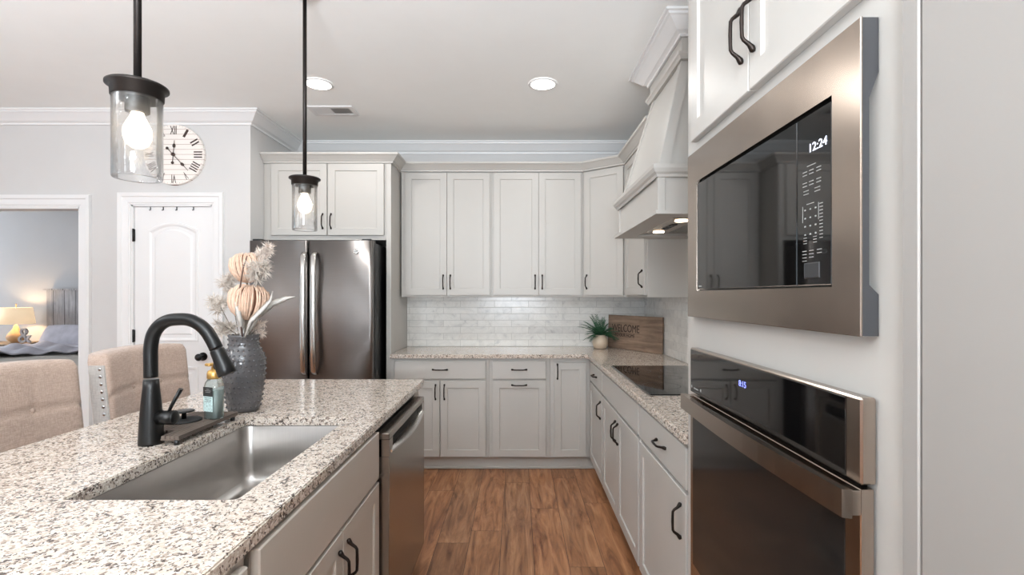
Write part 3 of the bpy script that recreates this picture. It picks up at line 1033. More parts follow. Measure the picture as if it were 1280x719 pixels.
# ------------------------------------------------------------------ refrigerator
YR = 3.62
t = thing('refrigerator', 'stainless steel french door refrigerator between the pantry corner and the cabinets', 'refrigerator', (-1.515, 3.9, 0))
fx0, fx1, fxm = -1.968, -1.062, xa(384.7, YR)
b = B(); b.box(fx0 + 0.01, fx1 - 0.004, YR + 0.085, 4.36, 0.02, 1.765, 0.004)
obj('cabinet_body', b, 'blackp', t, local=False)
def fridge_door(x0_, x1_, z0_, z1_, nm):
    b = B()
    n = 16
    # gently bowed front with rounded vertical edges
    cx = (fx0 + fx1) / 2
    outl = []
    rr = 0.018
    for k in range(n + 1):
        x = x0_ + (x1_ - x0_) * k / n
        e = min(x - x0_, x1_ - x)
        edge = (rr - math.sqrt(max(0, rr * rr - (rr - min(e, rr)) ** 2)))
        outl.append((x, YR + 0.010 * ((x - cx) / 0.45) ** 2 + edge))
    xs = []
    for e in (0, 0.002, 0.005, 0.010, 0.018):
        xs.append(e)
    outl = []
    allx = [x0_ + e for e in xs] + [x0_ + (x1_ - x0_) * k / n for k in range(1, n)] + [x1_ - e for e in xs[::-1]]
    for x in allx:
        e = min(x - x0_, x1_ - x)
        edge = rr - math.sqrt(max(0, rr * rr - (rr - min(e, rr)) ** 2))
        outl.append((x, YR + 0.010 * ((x - cx) / 0.45) ** 2 + edge))
    ring = lambda z: [(x, y, z) for x, y in outl] + [(x1_, YR + 0.08, z), (x0_, YR + 0.08, z)]
    b.loft([ring(z0_), ring(z1_)], smooth=True)
    for f in b.bm.faces:
        if abs(f.normal.z) > 0.5 or len(f.verts) > 4: f.smooth = False
    return obj(nm, b, 'steel_f', t, local=False)
dl = fridge_door(fx0, fxm - 0.003, 0.72, 1.775, 'door')
dr_ = fridge_door(fxm + 0.003, fx1, 0.72, 1.775, 'door')
dz = fridge_door(fx0, fx1, 0.06, 0.71, 'freezer_drawer')
for dd, px in ((dl, 378.5), (dr_, 391.5)):
    x = xa(px, YR - 0.05)
    b = B()
    pts = [(x, YR + 0.006, 0.80), (x, YR - 0.03, 0.805), (x, YR - 0.052, 0.83), (x, YR - 0.058, 1.0), (x, YR - 0.06, 1.25), (x, YR - 0.058, 1.5), (x, YR - 0.052, 1.655), (x, YR - 0.03, 1.68), (x, YR + 0.006, 1.685)]
    b.tube(pts, [0.016, 0.018, 0.02, 0.021, 0.021, 0.021, 0.02, 0.018, 0.016], 12, flat=0.55)
    obj('handle', b, 'steel_l', dd, local=False)
b = B(); b.tube([(-1.9, YR + 0.01, 0.62), (-1.9, YR - 0.05, 0.625), (-1.6, YR - 0.06, 0.63), (-1.4, YR - 0.06, 0.63), (-1.13, YR - 0.05, 0.625), (-1.13, YR + 0.01, 0.62)], 0.016, 10)
obj('handle', b, 'steel_l', dz, local=False)
for x in (fx0 + 0.05, fx1 - 0.05):
    b = B(); b.box(x - 0.035, x + 0.035, YR + 0.03, YR + 0.15, 1.765, 1.79, 0.004); obj('hinge_cover', b, 'blackp', t, local=False)
lg = at(445, 314, YR)
b = B()
yl = YR + 0.010 * ((lg.x + 1.515) / 0.45) ** 2
n = 28
b.loft([[(lg.x + q * math.cos(2 * PI * k / n), yl - e, lg.z + q * math.sin(2 * PI * k / n)) for k in range(n)] for q, e in ((0.019, -0.001), (0.019, 0.0025), (0.0165, 0.003), (0.0165, 0.0015))])
lo_ = obj('emblem', b, 'steel_l', dr_, local=False)
b = B(); b.tube([(lg.x - 0.008, yl - 0.003, lg.z - 0.006), (lg.x - 0.009, yl - 0.003, lg.z + 0.004), (lg.x - 0.002, yl - 0.003, lg.z + 0.008), (lg.x + 0.001, yl - 0.003, lg.z), (lg.x - 0.004, yl - 0.003, lg.z - 0.006), (lg.x + 0.004, yl - 0.003, lg.z + 0.002), (lg.x + 0.008, yl - 0.003, lg.z + 0.006), (lg.x + 0.007, yl - 0.003, lg.z - 0.004)], 0.0011, 6)
obj('monogram', b, 'darksteel', lo_, local=False)

# ------------------------------------------------------------------ tall oven cabinet on the right
XT = 0.557
t = thing('oven_cabinet', 'full height greige cabinet housing the built-in microwave and wall oven', 'cabinet', (XT, 1.618, 0), R)
W = 1.618 - 0.7025
def ty(Y):  # world Y -> local x
    return 1.618 - Y
b = B()
D = XR - XT - 0.001
# shell with two appliance openings
ox0, ox1 = ty(1.515), ty(0.79)
b.box(0, 0.02, 0, D, 0.0, 2.44); b.box(W - 0.02, W, 0, D, 0.0, 2.44)
b.box(0.02, W - 0.02, D - 0.02, D, 0.0, 2.44)
b.box(0.02, ox0, 0, 0.02, 0, 2.44); b.box(ox1, W - 0.02, 0, 0.02, 0, 2.44)
b.box(ox0, ox1, 0, 0.3, 1.78, 2.44); b.box(ox0, ox1, 0, 0.3, 1.19, 1.33); b.box(ox0, ox1, 0, 0.3, 0.0, 0.46)
obj('body', b, 'cab', t)
for a0, a1, hx_ in ((ty(1.54), ty(1.155), ty(1.155) - 0.028), (ty(1.151), ty(0.765), ty(1.151) + 0.028)):
    p = obj('door', shaker(a0, a1, 1.847, 2.42), 'cab', t)
    add_handle(p, 'v', hx_, 1.99, L=0.135)
b = B(); b.box(ty(1.53), ty(0.78), -0.02, -0.0005, 0.12, 0.40, 0.003); p = obj('drawer', b, 'cab', t); add_handle(p, 'h', W / 2, 0.3)

# ------------------------------------------------------------------ microwave
m0, m1 = 0.762, 1.538      # Y extents
XM = 0.527
t = thing('microwave', 'built-in microwave with stainless trim frame above the wall oven', 'microwave', (0.56, 1.15, 1.307))
b = B()
def yz_ring(b, y0, y1, z0, z1, i0, i1, j0, j1, xf, xb):
    """flat frame facing -X"""
    def r(yA, yB, zA, zB, x):
        return [(x, yA, zA), (x, yB, zA), (x, yB, zB), (x, yA, zB)]
    b.loft([r(y0, y1, z0, z1, xb), r(y0, y1, z0, z1, xf + 0.0015), r(y0 + 0.0015, y1 - 0.0015, z0 + 0.0015, z1 - 0.0015, xf), r(i0, i1, j0, j1, xf), r(i0 + 0.0006, i1 - 0.0006, j0 + 0.0006, j1 - 0.0006, xf + 0.008)], cap0=False, cap1=False, smooth=False)
yz_ring(b, m0, m1, 1.307, 1.80, 0.832, 1.46, 1.385, 1.707, XM, XM + 0.003)
obj('trim_frame', b, 'steel_h', t, local=False)
# dark side flanges with the vent notch
b = B()
for y_a, y_b in ((m0 + 0.001, m0 + 0.006), (m1 - 0.006, m1 - 0.001)):
    xs_, xo, xn = XM + 0.003, XT - 0.0015, XM + 0.014
    prof = [(xs_, 1.308), (xo, 1.308), (xo, 1.372), (xn, 1.387), (xn, 1.675), (xo, 1.715), (xo, 1.799), (xs_, 1.799)]
    b2 = [(x, y_a, z) for x, z in prof]; b3 = [(x, y_b, z) for x, z in prof]
    b.loft([b2, b3], smooth=False)
b.box(XM + 0.003, XT - 0.0015, m0 + 0.006, m1 - 0.006, 1.309, 1.316); b.box(XM + 0.003, XT - 0.0015, m0 + 0.006, m1 - 0.006, 1.79, 1.798)
obj('side_flange', b, 'darksteel', t, local=False)
b = B(); b.box(XM + 0.012, 0.87, 0.80, 1.505, 1.336, 1.76)
obj('cavity_box', b, 'blackp', t, local=False)
b = B(); b.box(XM + 0.002, XM + 0.012, 0.9405, 1.457, 1.389, 1.700, 0.0015)
obj('door', b, 'bglass', t, local=False, label='black glass microwave door')
b = B(); b.box(XM + 0.002, XM + 0.012, 0.836, 0.9385, 1.389, 1.700, 0.0015)
cp = obj('control_panel', b, 'bglass', t, local=False)
MX = Matrix.Rotation(PI / 2, 4, 'X')
FACE = Matrix.Rotation(-PI / 2, 4, 'Z') @ MX     # text facing -X, reading towards -Y
def face_text(nm, s_, size, mat, par, y, z, x, width=None):
    mw = world_of(par).inverted() @ Matrix.Translation((x, y, z)) @ FACE
    return text_mesh(nm, s_, size, mat, par, mw, 0.0002, width)
face_text('clock_digits', '12:24', 0.022, 'led', cp, 0.874, 1.636, XM + 0.0012, 0.050)
b = B()
def dash(y, z, w_, h_=0.002):
    h_ *= 0.65
    b.box(XM + 0.0014, XM + 0.0021, y - w_ / 2, y + w_ / 2, z - h_ / 2, z + h_ / 2)
dash(0.893, 1.606, 0.026)
for r_, z in enumerate((1.597, 1.591, 1.580, 1.574)):
    for y in (0.913, 0.893, 0.871):
        dash(y, z - (0.0 if r_ < 2 else 0.003), 0.013, 0.0022)
for z in (1.562, 1.556):
    dash(0.909, z, 0.016); dash(0.875, z, 0.016)
dash(0.896, 1.537, 0.022)
for z in (1.527, 1.512, 1.497, 1.482):
    for y in (0.912, 0.896, 0.880):
        dash(y, z, 0.004, 0.004)
for k in range(11):
    dash(0.864, 1.532 - k * 0.006, 0.009, 0.002)
for y in (0.912, 0.882):
    for k in range(3):
        dash(y, 1.476 - k * 0.005, 0.010, 0.002)
for y, n_ in ((0.914, 4), (0.893, 3), (0.869, 2)):
    for k in range(n_):
        dash(y, 1.452 - k * 0.006, 0.013, 0.002)
for y in (0.920, 0.8875 - 0.016):
    b.box(XM + 0.0014, XM + 0.0021, y - 0.0003, y + 0.0003, 1.505, 1.535)
obj('button_legends', b, 'ink', cp, local=False)
b = B(); yz_ring(b, 0.868, 0.915, 1.402, 1.430, 0.870, 0.913, 1.404, 1.428, XM + 0.0005, XM + 0.002)
b.box(XM + 0.001, XM + 0.003, 0.870, 0.913, 1.404, 1.428)
obj('open_button', b, 'darksteel', cp, local=False)
b = B(); b.box(XM + 0.0005, XM + 0.0018, 1.425, 1.445, 1.396, 1.400); obj('maker_mark', b, 'ink', cp, local=False)

# ------------------------------------------------------------------ wall oven
o0, o1 = 0.765, 1.522
XO = 0.530
t = thing('wall_oven', 'stainless steel wall oven with bar handle and black glass door', 'oven', (0.56, 1.14, 0.47))
b = B(); b.box(XT - 0.004, 1.1, 0.80, 1.505, 0.47, 1.185); obj('oven_body', b, 'darksteel', t, local=False)
b = B(); b.box(XO, XT - 0.002, o0, o1, 1.077, 1.212, 0.003); cpo = obj('control_panel', b, 'steel_h', t, local=False)
b = B(); b.box(XO - 0.0015, XO + 0.001, 0.800, o1 - 0.006, 1.080, 1.207, 0.0008); cg = obj('control_glass', b, 'bglass', cpo, local=False)
face_text('clock_digits', '8:15', 0.02, 'ledblue', cpo, 1.165, 1.162, XO - 0.0022, 0.036)
b = B()
for yy, ww in ((1.505, 0.008), (1.47, 0.035), (1.432, 0.008)):
    b.box(XO - 0.0019, XO - 0.0015, yy - ww / 2, yy + ww / 2, 1.092, 1.096 if ww > 0.01 else 1.1)
obj('panel_marks', b, 'ink', cpo, local=False)
b = B(); yz_ring(b, o0 + 0.002, o1, 0.48, 1.070, 0.803, o1 - 0.022, 0.56, 1.03, XO + 0.0005, XT - 0.006)
b.box(XO + 0.004, XT - 0.006, o0 + 0.0045, o1 - 0.003, 0.483, 1.067)
od = obj('door', b, 'steel_h', t, local=False)
b = B(); b.box(XO - 0.0005, XO + 0.006, 0.803, o1 - 0.022, 0.56, 1.058, 0.001); obj('door_glass', b, 'oglass', od, local=False)
# bar handle: bowed flat bar returning to the door at both ends
b = B()
ys_ = [o0 + 0.0, o0 + 0.012, o0 + 0.03] + [o0 + 0.05 + (o1 - o0 - 0.10) * k / 10 for k in range(11)] + [o1 - 0.03, o1 - 0.012, o1]
rings = []
for i, y in enumerate(ys_):
    f = (y - o0) / (o1 - o0)
    bow = 0.012 * math.sin(PI * f)
    xo = 0.500 - bow
    rings.append([(xo, y, 1.028), (xo + 0.016, y, 1.026), (xo + 0.016, y, 1.071), (xo, y, 1.0715)])
b.loft(rings, smooth=False)
for y in (o0, o1 - 0.03):
    b.box(0.5155, XO + 0.001, y + 0.0005, y + 0.03, 1.030, 1.069, 0.001)
obj('handle', b, 'steel_h', od, local=False)

# ------------------------------------------------------------------ island
XI, IY0, IY1, XI0 = -0.5095, 0.0, 2.707, -1.502
IC = 'cab'
SX0, SX1, SY0, SY1 = -1.018, -0.629, 1.109, 1.856
def rrect(x0, x1, y0, y1, r, n=5):
    pts = []
    for cx, cy, a0 in ((x1 - r, y1 - r, 0), (x0 + r, y1 - r, 90), (x0 + r, y0 + r, 180), (x1 - r, y0 + r, 270)):
        for k in range(n + 1):
            a = math.radians(a0 + 90 * k / n)
            pts.append((cx + r * math.cos(a), cy + r * math.sin(a)))
    return pts
b = B()
b.poly([(XI0, IY0), (XI, IY0), (XI, IY1 - 0.006), (XI - 0.006, IY1), (XI0, IY1)], 0.885, 0.915, holes=[rrect(SX0, SX1, SY0, SY1, 0.012, 4)])
bmesh.ops.bevel(b.bm, geom=[e for e in b.bm.edges if all(v.co.z > 0.914 for v in e.verts) and len(e.link_faces) == 2 and abs(e.link_faces[0].normal.dot(e.link_faces[1].normal)) < 0.5], offset=0.0035, segments=2, affect='EDGES')
tag(obj('island_worktop', b, 'granite'), 'speckled granite worktop of the kitchen island with a sink cutout', 'countertop')
# sink
t = thing('sink', 'undermount stainless steel single bowl sink in the island', 'sink', (-0.82, 1.48, 0.65))
b = B()
def lp(ins, r, z):
    return [(x, y, z) for x, y in rrect(SX0 - 0.004 + ins, SX1 + 0.004 - ins, SY0 - 0.004 + ins, SY1 + 0.004 - ins, r, 6)]
rg = [lp(-0.02, 0.05, 0.8835), lp(0, 0.035, 0.8835), lp(0.0015, 0.035, 0.88), lp(0.004, 0.035, 0.72), lp(0.008, 0.035, 0.685), lp(0.018, 0.035, 0.668), lp(0.035, 0.035, 0.662), lp(0.10, 0.03, 0.660)]
b.loft(rg, cap0=False, cap1=True)
b.loft([lp(-0.02, 0.05, 0.8825), lp(-0.004, 0.038, 0.8825), lp(-0.002, 0.038, 0.70), lp(0.03, 0.04, 0.655), lp(0.10, 0.03, 0.654)], cap0=False, cap1=True)
obj('bowl', b, 'sink', t, local=False)
b = B(); b.lathe([(0.055, 0.0), (0.055, 0.003), (0.045, 0.004), (0.04, 0.001), (0.012, 0.001), (0.01, 0.006), (0.0, 0.006)][:-1], (-0.85, 1.48, 0.6605), 28); obj('drain', b, 'steel_l', t, local=False)

# island cabinets (fronts face +X)
XC = -0.527
RI = PI / 2
def iy(px, x=0.507):
    return x * 620 / (647 - px)
s0, s1 = 0.955, 1.826
w = s1 - s0
# island sink base built as panels so the bowl hangs inside
bb = B()
DI = 0.60
bb.box(0.0005, w - 0.0005, 0, 0.018, 0.102, 0.884); bb.box(0.0005, 0.018, 0, DI, 0.102, 0.884); bb.box(w - 0.018, w - 0.0005, 0, DI, 0.102, 0.64); bb.box(w - 0.018, w - 0.0005, 0, 0.09, 0.64, 0.884); bb.box(0.0005, w - 0.0005, DI - 0.012, DI, 0.102, 0.884); bb.box(0.0005, w - 0.0005, 0, DI, 0.102, 0.12)
mid = iy(428.8) - s0
cabinet('sink_base_cabinet', 'island cabinet under the sink with a blank apron over two doors', 'cabinet', (XC, s0, 0), RI, w, DI, 0.102, 0.884,
        [('false_front', 0.02, w - 0.008, 0.700, 0.872),
         ('door', 0.02, mid - 0.0015, 0.112, 0.688, ('v', mid - 0.035, 0.585)),
         ('door', mid + 0.0015, w - 0.008, 0.112, 0.688, ('v', mid + 0.035, 0.585))], mat='isl', body=bb)
w = s0 - 0.06
cabinet('base_cabinet', 'island base cabinet nearest the camera with a drawer over a door', 'cabinet', (XC, 0.06, 0), RI, w, DI, 0.102, 0.884,
        [('drawer', 0.02, w - 0.02, 0.72, 0.862, ('h', w / 2, 0.79)), ('door', 0.02, w / 2 - 0.001, 0.112, 0.705, ('v', w / 2 - 0.04, 0.6)), ('door', w / 2 + 0.001, w - 0.02, 0.112, 0.705, ('v', w / 2 + 0.04, 0.6))], mat='isl')
b = B()
b.box(-1.14, XC, 2.535, 2.64, 0, 0.884, 0.001); b.box(-1.15, -1.13, 0.05, 2.64, 0, 0.884, 0.001)
tag(obj('island_end_panel', b, 'isl'), 'greige back and end panels closing the island behind the dishwasher', 'panel')
b = B(); b.box(-0.60, -0.585, 0.06, 1.83, 0, 0.101)
tag(obj('toe_kick', b, 'isl'), 'toe kick board under the island cabinets', 'toe kick')

# ------------------------------------------------------------------ dishwasher
XD = -0.475
d0, d1 = 1.838, 2.522
t = thing('dishwasher', 'stainless steel dishwasher built into the island beside the sink cabinet', 'dishwasher', (-0.8, 2.18, 0))
b = B(); b.box(-1.12, -0.53, 1.885, d1 + 0.005, 0.02, 0.875); obj('tub', b, 'blackp', t, local=False)
b = B()
b.box(-0.525, XD, d0, d1, 0.115, 0.775, 0.003)
b.box(-0.525, XD, d0, d1, 0.835, 0.860, 0.003)
b.box(-0.525, XD, d0, d0 + 0.05, 0.774, 0.836); b.box(-0.525, XD, d1 - 0.05, d1, 0.774, 0.836)
b.box(-0.525, XD - 0.03, d0, d1, 0.774, 0.836)
dd = obj('door', b, 'steel', t, local=False)
b = B()
rg = []
for k in range(17):
    f = k / 16
    y = d0 + 0.03 + (d1 - d0 - 0.06) * f
    o_ = 0.004 + 0.018 * math.sin(PI * f)
    zz = 0.782 - 0.006 * math.sin(PI * f)
    rg.append([(XD - 0.006, y, zz - 0.006), (XD + o_, y, zz), (XD + o_, y, zz + 0.008), (XD - 0.006, y, zz + 0.014)])
b.loft(rg, smooth=False)
obj('handle_lip', b, 'steel_l', dd, local=False)
b = B(); b.box(XD - 0.0295, XD - 0.028, d0 + 0.05, d1 - 0.05, 0.776, 0.835); obj('handle_pocket', b, 'blackp', dd, local=False)
b = B(); b.box(-0.56, -0.54, d0, d1, 0.0, 0.11); obj('kick_plate', b, 'blackp', t, local=False)

# ------------------------------------------------------------------ faucet
FY = 1.527
fb = Vector((at(189, 0, FY).x, FY, 0.9155))
t = thing('faucet', 'tall matte black gooseneck pull-down faucet beside the sink', 'faucet', tuple(fb))
b = B(); b.lathe([(0.034, 0), (0.0345, 0.006), (0.033, 0.03), (0.031, 0.07), (0.0265, 0.13), (0.0225, 0.17), (0.0205, 0.198)], n=32); obj('base', b, 'black', t)
pp = [(188.6, 472), (188.3, 450), (188.6, 434), (191.5, 419), (198.5, 408), (209, 401.3), (222, 399.3), (236, 400), (248, 405), (258, 414), (265, 425), (270.5, 436)]
b = B(); b.tube(smooth_path([at(x, y, FY) for x, y in pp]), 0.0192, 24); obj('spout', b, 'black', t, local=False)
b = B(); P0, P1 = at(271, 437, FY), at(284.5, 468, FY)
dirn = (P1 - P0)
b.tube([P0, P0 + dirn * 0.05, P0 + dirn * 0.3, P0 + dirn * 0.7, P0 + dirn * 0.97, P1], [0.0195, 0.0208, 0.0215, 0.025, 0.0268, 0.025], 20); sh = obj('spray_head', b, 'black', t, local=False)
b = B(); q_ = P0 + dirn * 0.55 + Vector((-0.023, 0, -0.006)); b.ball(q_, 0.008, 8, 6, (0.6, 1, 1.8)); obj('spray_button', b, 'rubber', sh, local=False)
lz = za(522, FY)
b = B(); b.cyl((fb.x + 0.02, FY, lz), (fb.x + 0.072, FY, lz), 0.0215); b.ball((fb.x + 0.072, FY, lz), 0.0215, 16, 10, (0.3, 1, 1)); obj('valve', b, 'black', t, local=False)
b = B(); b.tube([(fb.x + 0.052, FY, lz + 0.012), (fb.x + 0.062, FY, lz + 0.035), (fb.x + 0.092, FY - 0.0, lz + 0.088)], [0.0065, 0.0065, 0.0085], 12, flat=0.7); lv = obj('lever', b, 'black', t, local=False)

# ------------------------------------------------------------------ soap tray, stopper, soap bottle
t = thing('sink_tray', 'dark slatted wood tray on little black feet between faucet and vase', 'tray', (-1.11, 1.68, 0.9155))
b = B()
TZ0, TZ1 = 0.932, 0.944
x_ = -1.028
cols = []
b.poly([(-1.028, 1.505), (-1.028, 1.822), (-1.036, 1.83), (-1.04, 1.83), (-1.04, 1.505)], TZ0, TZ1)
for k in range(1, 12):
    xa_, xb_ = -1.0415 - (k - 1) * 0.0145, -1.0415 - (k - 1) * 0.0145 - 0.0125
    y_s = 1.505 if xb_ > -1.088 else 1.572
    b.box(xb_, xa_, y_s, 1.83, TZ0 + 0.0015, TZ1, 0.0015)
b.box(-1.19, -1.03, 1.575, 1.59, TZ0 - 0.003, TZ0 + 0.002); b.box(-1.19, -1.03, 1.80, 1.815, TZ0 - 0.003, TZ0 + 0.002)
b.box(-1.087, -1.03, 1.51, 1.52, TZ0 - 0.003, TZ0 + 0.002)
obj('slats', b, 'tray', t, local=False)
for x, y in ((-1.04, 1.515), (-1.04, 1.81), (-1.18, 1.585), (-1.18, 1.81)):
    b = B(); b.cyl((x, y, 0.9155), (x, y, TZ0 - 0.001), 0.008, 14); obj('foot', b, 'blackp', t, local=False)
sx, sy = -1.137, 1.69
t = thing('sink_stopper', 'black round sink stopper with a knob lying on the tray', 'sink stopper', (sx, sy, TZ1 + 0.0003))
b = B(); b.lathe([(0.052, 0), (0.054, 0.002), (0.052, 0.005), (0.03, 0.007), (0.008, 0.008)], n=32); obj('disc', b, 'rubber', t)
b = B(); b.lathe([(0.008, 0.006), (0.007, 0.026), (0.012, 0.029), (0.031, 0.031), (0.032, 0.034), (0.028, 0.036), (0.004, 0.037)], n=28); obj('knob', b, 'black', t)
bx, by = -1.055, 1.725
t = thing('soap_bottle', 'clear foaming soap bottle with a brass pump standing on the tray', 'bottle', (bx, by, TZ1 + 0.0003), math.radians(-22))
def rr3(w_, d_, r, z): return [(x, y, z) for x, y in rrect(-w_ / 2, w_ / 2, -d_ / 2, d_ / 2, r, 5)]
b = B()
b.loft([rr3(0.052, 0.036, 0.010, 0.0), rr3(0.060, 0.044, 0.014, 0.004), rr3(0.060, 0.044, 0.014, 0.115), rr3(0.056, 0.042, 0.016, 0.126), rr3(0.040, 0.036, 0.0165, 0.137), rr3(0.034, 0.034, 0.0165, 0.14)]); obj('bottle_body', b, 'clear', t)
b = B(); b.loft([rr3(0.052, 0.036, 0.012, 0.004), rr3(0.054, 0.038, 0.012, 0.10)]); obj('soap', b, 'soap', t)
b = B(); b.lathe([(0.0215, 0.139), (0.0225, 0.142), (0.0225, 0.158), (0.019, 0.167), (0.010, 0.170), (0.009, 0.180), (0.006, 0.181), (0.006, 0.186)], n=28)
b.box(-0.012, 0.012, -0.028, 0.01, 0.184, 0.194, 0.003); obj('pump', b, 'gold', t)
b = B(); b.box(-0.023, 0.023, -0.0232, -0.0222, 0.028, 0.112, 0.0004); obj('label_print', b, 'label_teal', t)
b = B(); b.box(-0.0235, 0.0235, -0.0238, -0.0230, 0.080, 0.112, 0.0003); lb = obj('label_block', b, 'label_black', t)
b = B()
for z, w_ in ((0.104, 0.014), (0.099, 0.028), (0.094, 0.024)):
    b.box(-w_ / 2, w_ / 2, -0.0241, -0.0237, z, z + 0.0014)
obj('label_lines', b, 'ink', lb)
b = B()
for z in (0.074, 0.068, 0.062):
    b.box(-0.016, 0.016, -0.0236, -0.0231, z, z + 0.0014)
obj('label_lines', b, 'label_black', t)

# ------------------------------------------------------------------ vase with dried flowers
VY = 1.97
vc = Vector((at(305, 0, VY).x, VY, 0.9155))
t = thing('vase', 'slate grey hobnail ceramic vase on the island', 'vase', tuple(vc))
vp = [(0.045, 0), (0.056, 0.003), (0.060, 0.02), (0.070, 0.08), (0.0765, 0.14), (0.0785, 0.19), (0.075, 0.215), (0.064, 0.238), (0.056, 0.252), (0.0535, 0.27), (0.0545, 0.290), (0.058, 0.300), (0.055, 0.302), (0.050, 0.295), (0.049, 0.26), (0.060, 0.22), (0.06, 0.05), (0.01, 0.02)]
b = B(); b.lathe(vp, n=48)
def rad_at(z):
    for (r0, z0), (r1, z1) in zip(vp, vp[1:12]):
        if z0 <= z <= z1:
            return r0 + (r1 - r0) * (z - z0) / max(1e-6, z1 - z0)
    return 0.055
for r_ in range(14):
    z = 0.02 + r_ * 0.0203
    rr = rad_at(z)
    n = max(18, int(2 * PI * rr / 0.0185))
    for k in range(n):
        a = 2 * PI * (k + 0.5 * (r_ % 2)) / n
        b.ball((rr * math.cos(a), rr * math.sin(a), z), 0.0044, 8, 5)
obj('vase_body', b, 'vase', t)


def stem_to(b, tip, r=0.0022, bend=0.0):
    base = Vector((vc.x + (tip.x - vc.x) * 0.12, vc.y + (tip.y - vc.y) * 0.12, vc.z + 0.10))
    mid = Vector((vc.x + (tip.x - vc.x) * 0.35, vc.y + (tip.y - vc.y) * 0.35, vc.z + 0.30))
    pts = [base.lerp(mid, k / 3) for k in range(3)] + [mid.lerp(tip, k / 5) + Vector((0, 0, bend * math.sin(PI * k / 5))) for k in range(6)]
    b.tube(pts, r, 6)


def protea(tip, r, label, lean):
    t = thing('protea', label, 'flower', tuple(Vector((vc.x, vc.y, vc.z + 0.1))))
    b = B(); stem_to(b, tip - Vector((0, 0, r * 0.9)), 0.004); obj('stem', b, 'stem', t, local=False)
    b = B(); b.ball((0, 0, 0), r * 0.80, 16, 12, (1, 1, 1.12)); core_m = Matrix.Translation(tip) @ Matrix.Rotation(lean, 4, 'Y')
    b.bm.transform(core_m); obj('core', b, 'protead', t, local=False)
    b = B()
    for ring, (n, up, wd, off) in enumerate(((24, 1.3, 0.125, 0.00), (24, 1.18, 0.115, 0.06), (22, 0.95, 0.11, 0.10), (18, 0.60, 0.12, 0.13))):
        for k in range(n):
            a = 2 * PI * (k + 0.5 * (ring % 2)) / n + random.uniform(-0.06, 0.06)
            L = 9
            l, c_, rt = [], [], []
            for s_ in range(L):
                f = s_ / (L - 1)
                th = -1.45 + f * (1.45 + up * 1.05)     # latitude
                R_ = r * (0.88 + off)
                w_ = wd * r * (math.sin(PI * (0.12 + 0.80 * f)) ** 0.8) * 0.5
                w_ *= 1 + 0.15 * math.sin(k * 5.1 + s_)
                if s_ == L - 1: w_ *= 0.3
                rad, z = R_ * math.cos(th), R_ * math.sin(th) * 1.14
                rad += r * (0.10 * f ** 3 + random.uniform(-0.012, 0.012)) * (0.4 + ring * 0.3)
                rad = max(rad, 0.02 * r)
                ca, sa = math.cos(a), math.sin(a)
                c_.append(Vector((rad * ca * 1.10, rad * sa * 1.10, z)))
                l.append(Vector((rad * ca - sa * w_, rad * sa + ca * w_, z)))
                rt.append(Vector((rad * ca + sa * w_, rad * sa - ca * w_, z)))
            V = [[b.bm.verts.new(p) for p in q] for q in (l, c_, rt)]
            for s_ in range(L - 1):
                for u in (0, 1):
                    f_ = b.bm.faces.new((V[u][s_], V[u + 1][s_], V[u + 1][s_ + 1], V[u][s_ + 1])); f_.smooth = True
    b.bm.transform(core_m)
    o = obj('petals', b, 'protea', t, local=False)
    return t


def spray(tip, r, label, mat, n=420, squash=1.0):
    t = thing('feathery_bloom', label, 'flower', tuple(Vector((vc.x, vc.y, vc.z + 0.1))))
    b = B(); stem_to(b, tip, 0.0016); obj('stem', b, 'stem', t, local=False)
    b = B()
    subs = [tip + Vector((random.uniform(-1, 1), random.uniform(-1, 1), random.uniform(-1, 1) * squash)) * r * 0.5 for _ in range(9)]
    for k in range(n):
        c_ = random.choice(subs)
        d_ = Vector((random.gauss(0, 1), random.gauss(0, 1), random.gauss(0, 1))).normalized()
        L = r * random.uniform(0.42, 0.72)
        e = c_ + d_ * L + Vector((0, 0, -0.1 * L))
        s_ = d_.orthogonal().normalized() * 0.0013
        s2 = d_.cross(s_).normalized() * 0.0013
        m_ = c_.lerp(e, 0.55)
        vs = [b.bm.verts.new(p) for p in (c_, m_ + s_, m_ + s2, m_ - s_, e)]
        b.bm.faces.new((vs[0], vs[1], vs[4])); b.bm.faces.new((vs[0], vs[2], vs[4])); b.bm.faces.new((vs[0], vs[4], vs[3]))
    obj('bloom', b, mat, t, local=False)
    return t


def leaf(pts, w_, label, mat='leaf2'):
    t = thing('dried_leaf', label, 'leaf', tuple(Vector((vc.x, vc.y, vc.z + 0.1))))
    b = B()
    P = [Vector(p) for p in pts]
    # resample
    Q = []
    for a_, c_ in zip(P, P[1:]):
        for k in range(5): Q.append(a_.lerp(c_, k / 5))
    Q.append(P[-1])
    n = len(Q)
    rings = []
    for i, p in enumerate(Q):
        f = i / (n - 1)
        d_ = (Q[min(i + 1, n - 1)] - Q[max(i - 1, 0)]).normalized()
        s_ = d_.cross(Vector((0, 1, 0))).normalized()
        ww = w_ * max(0.08, math.sin(PI * min(1, 0.08 + f * 0.9))) * (1 + 0.12 * math.sin(i * 2.3))
        rings.append([p - s_ * ww, p + Vector((0, -0.004, 0)), p + s_ * ww, p + Vector((0, 0.0015, 0))])
    b.loft(rings)
    obj('blade', b, mat, t, local=False)
    return t


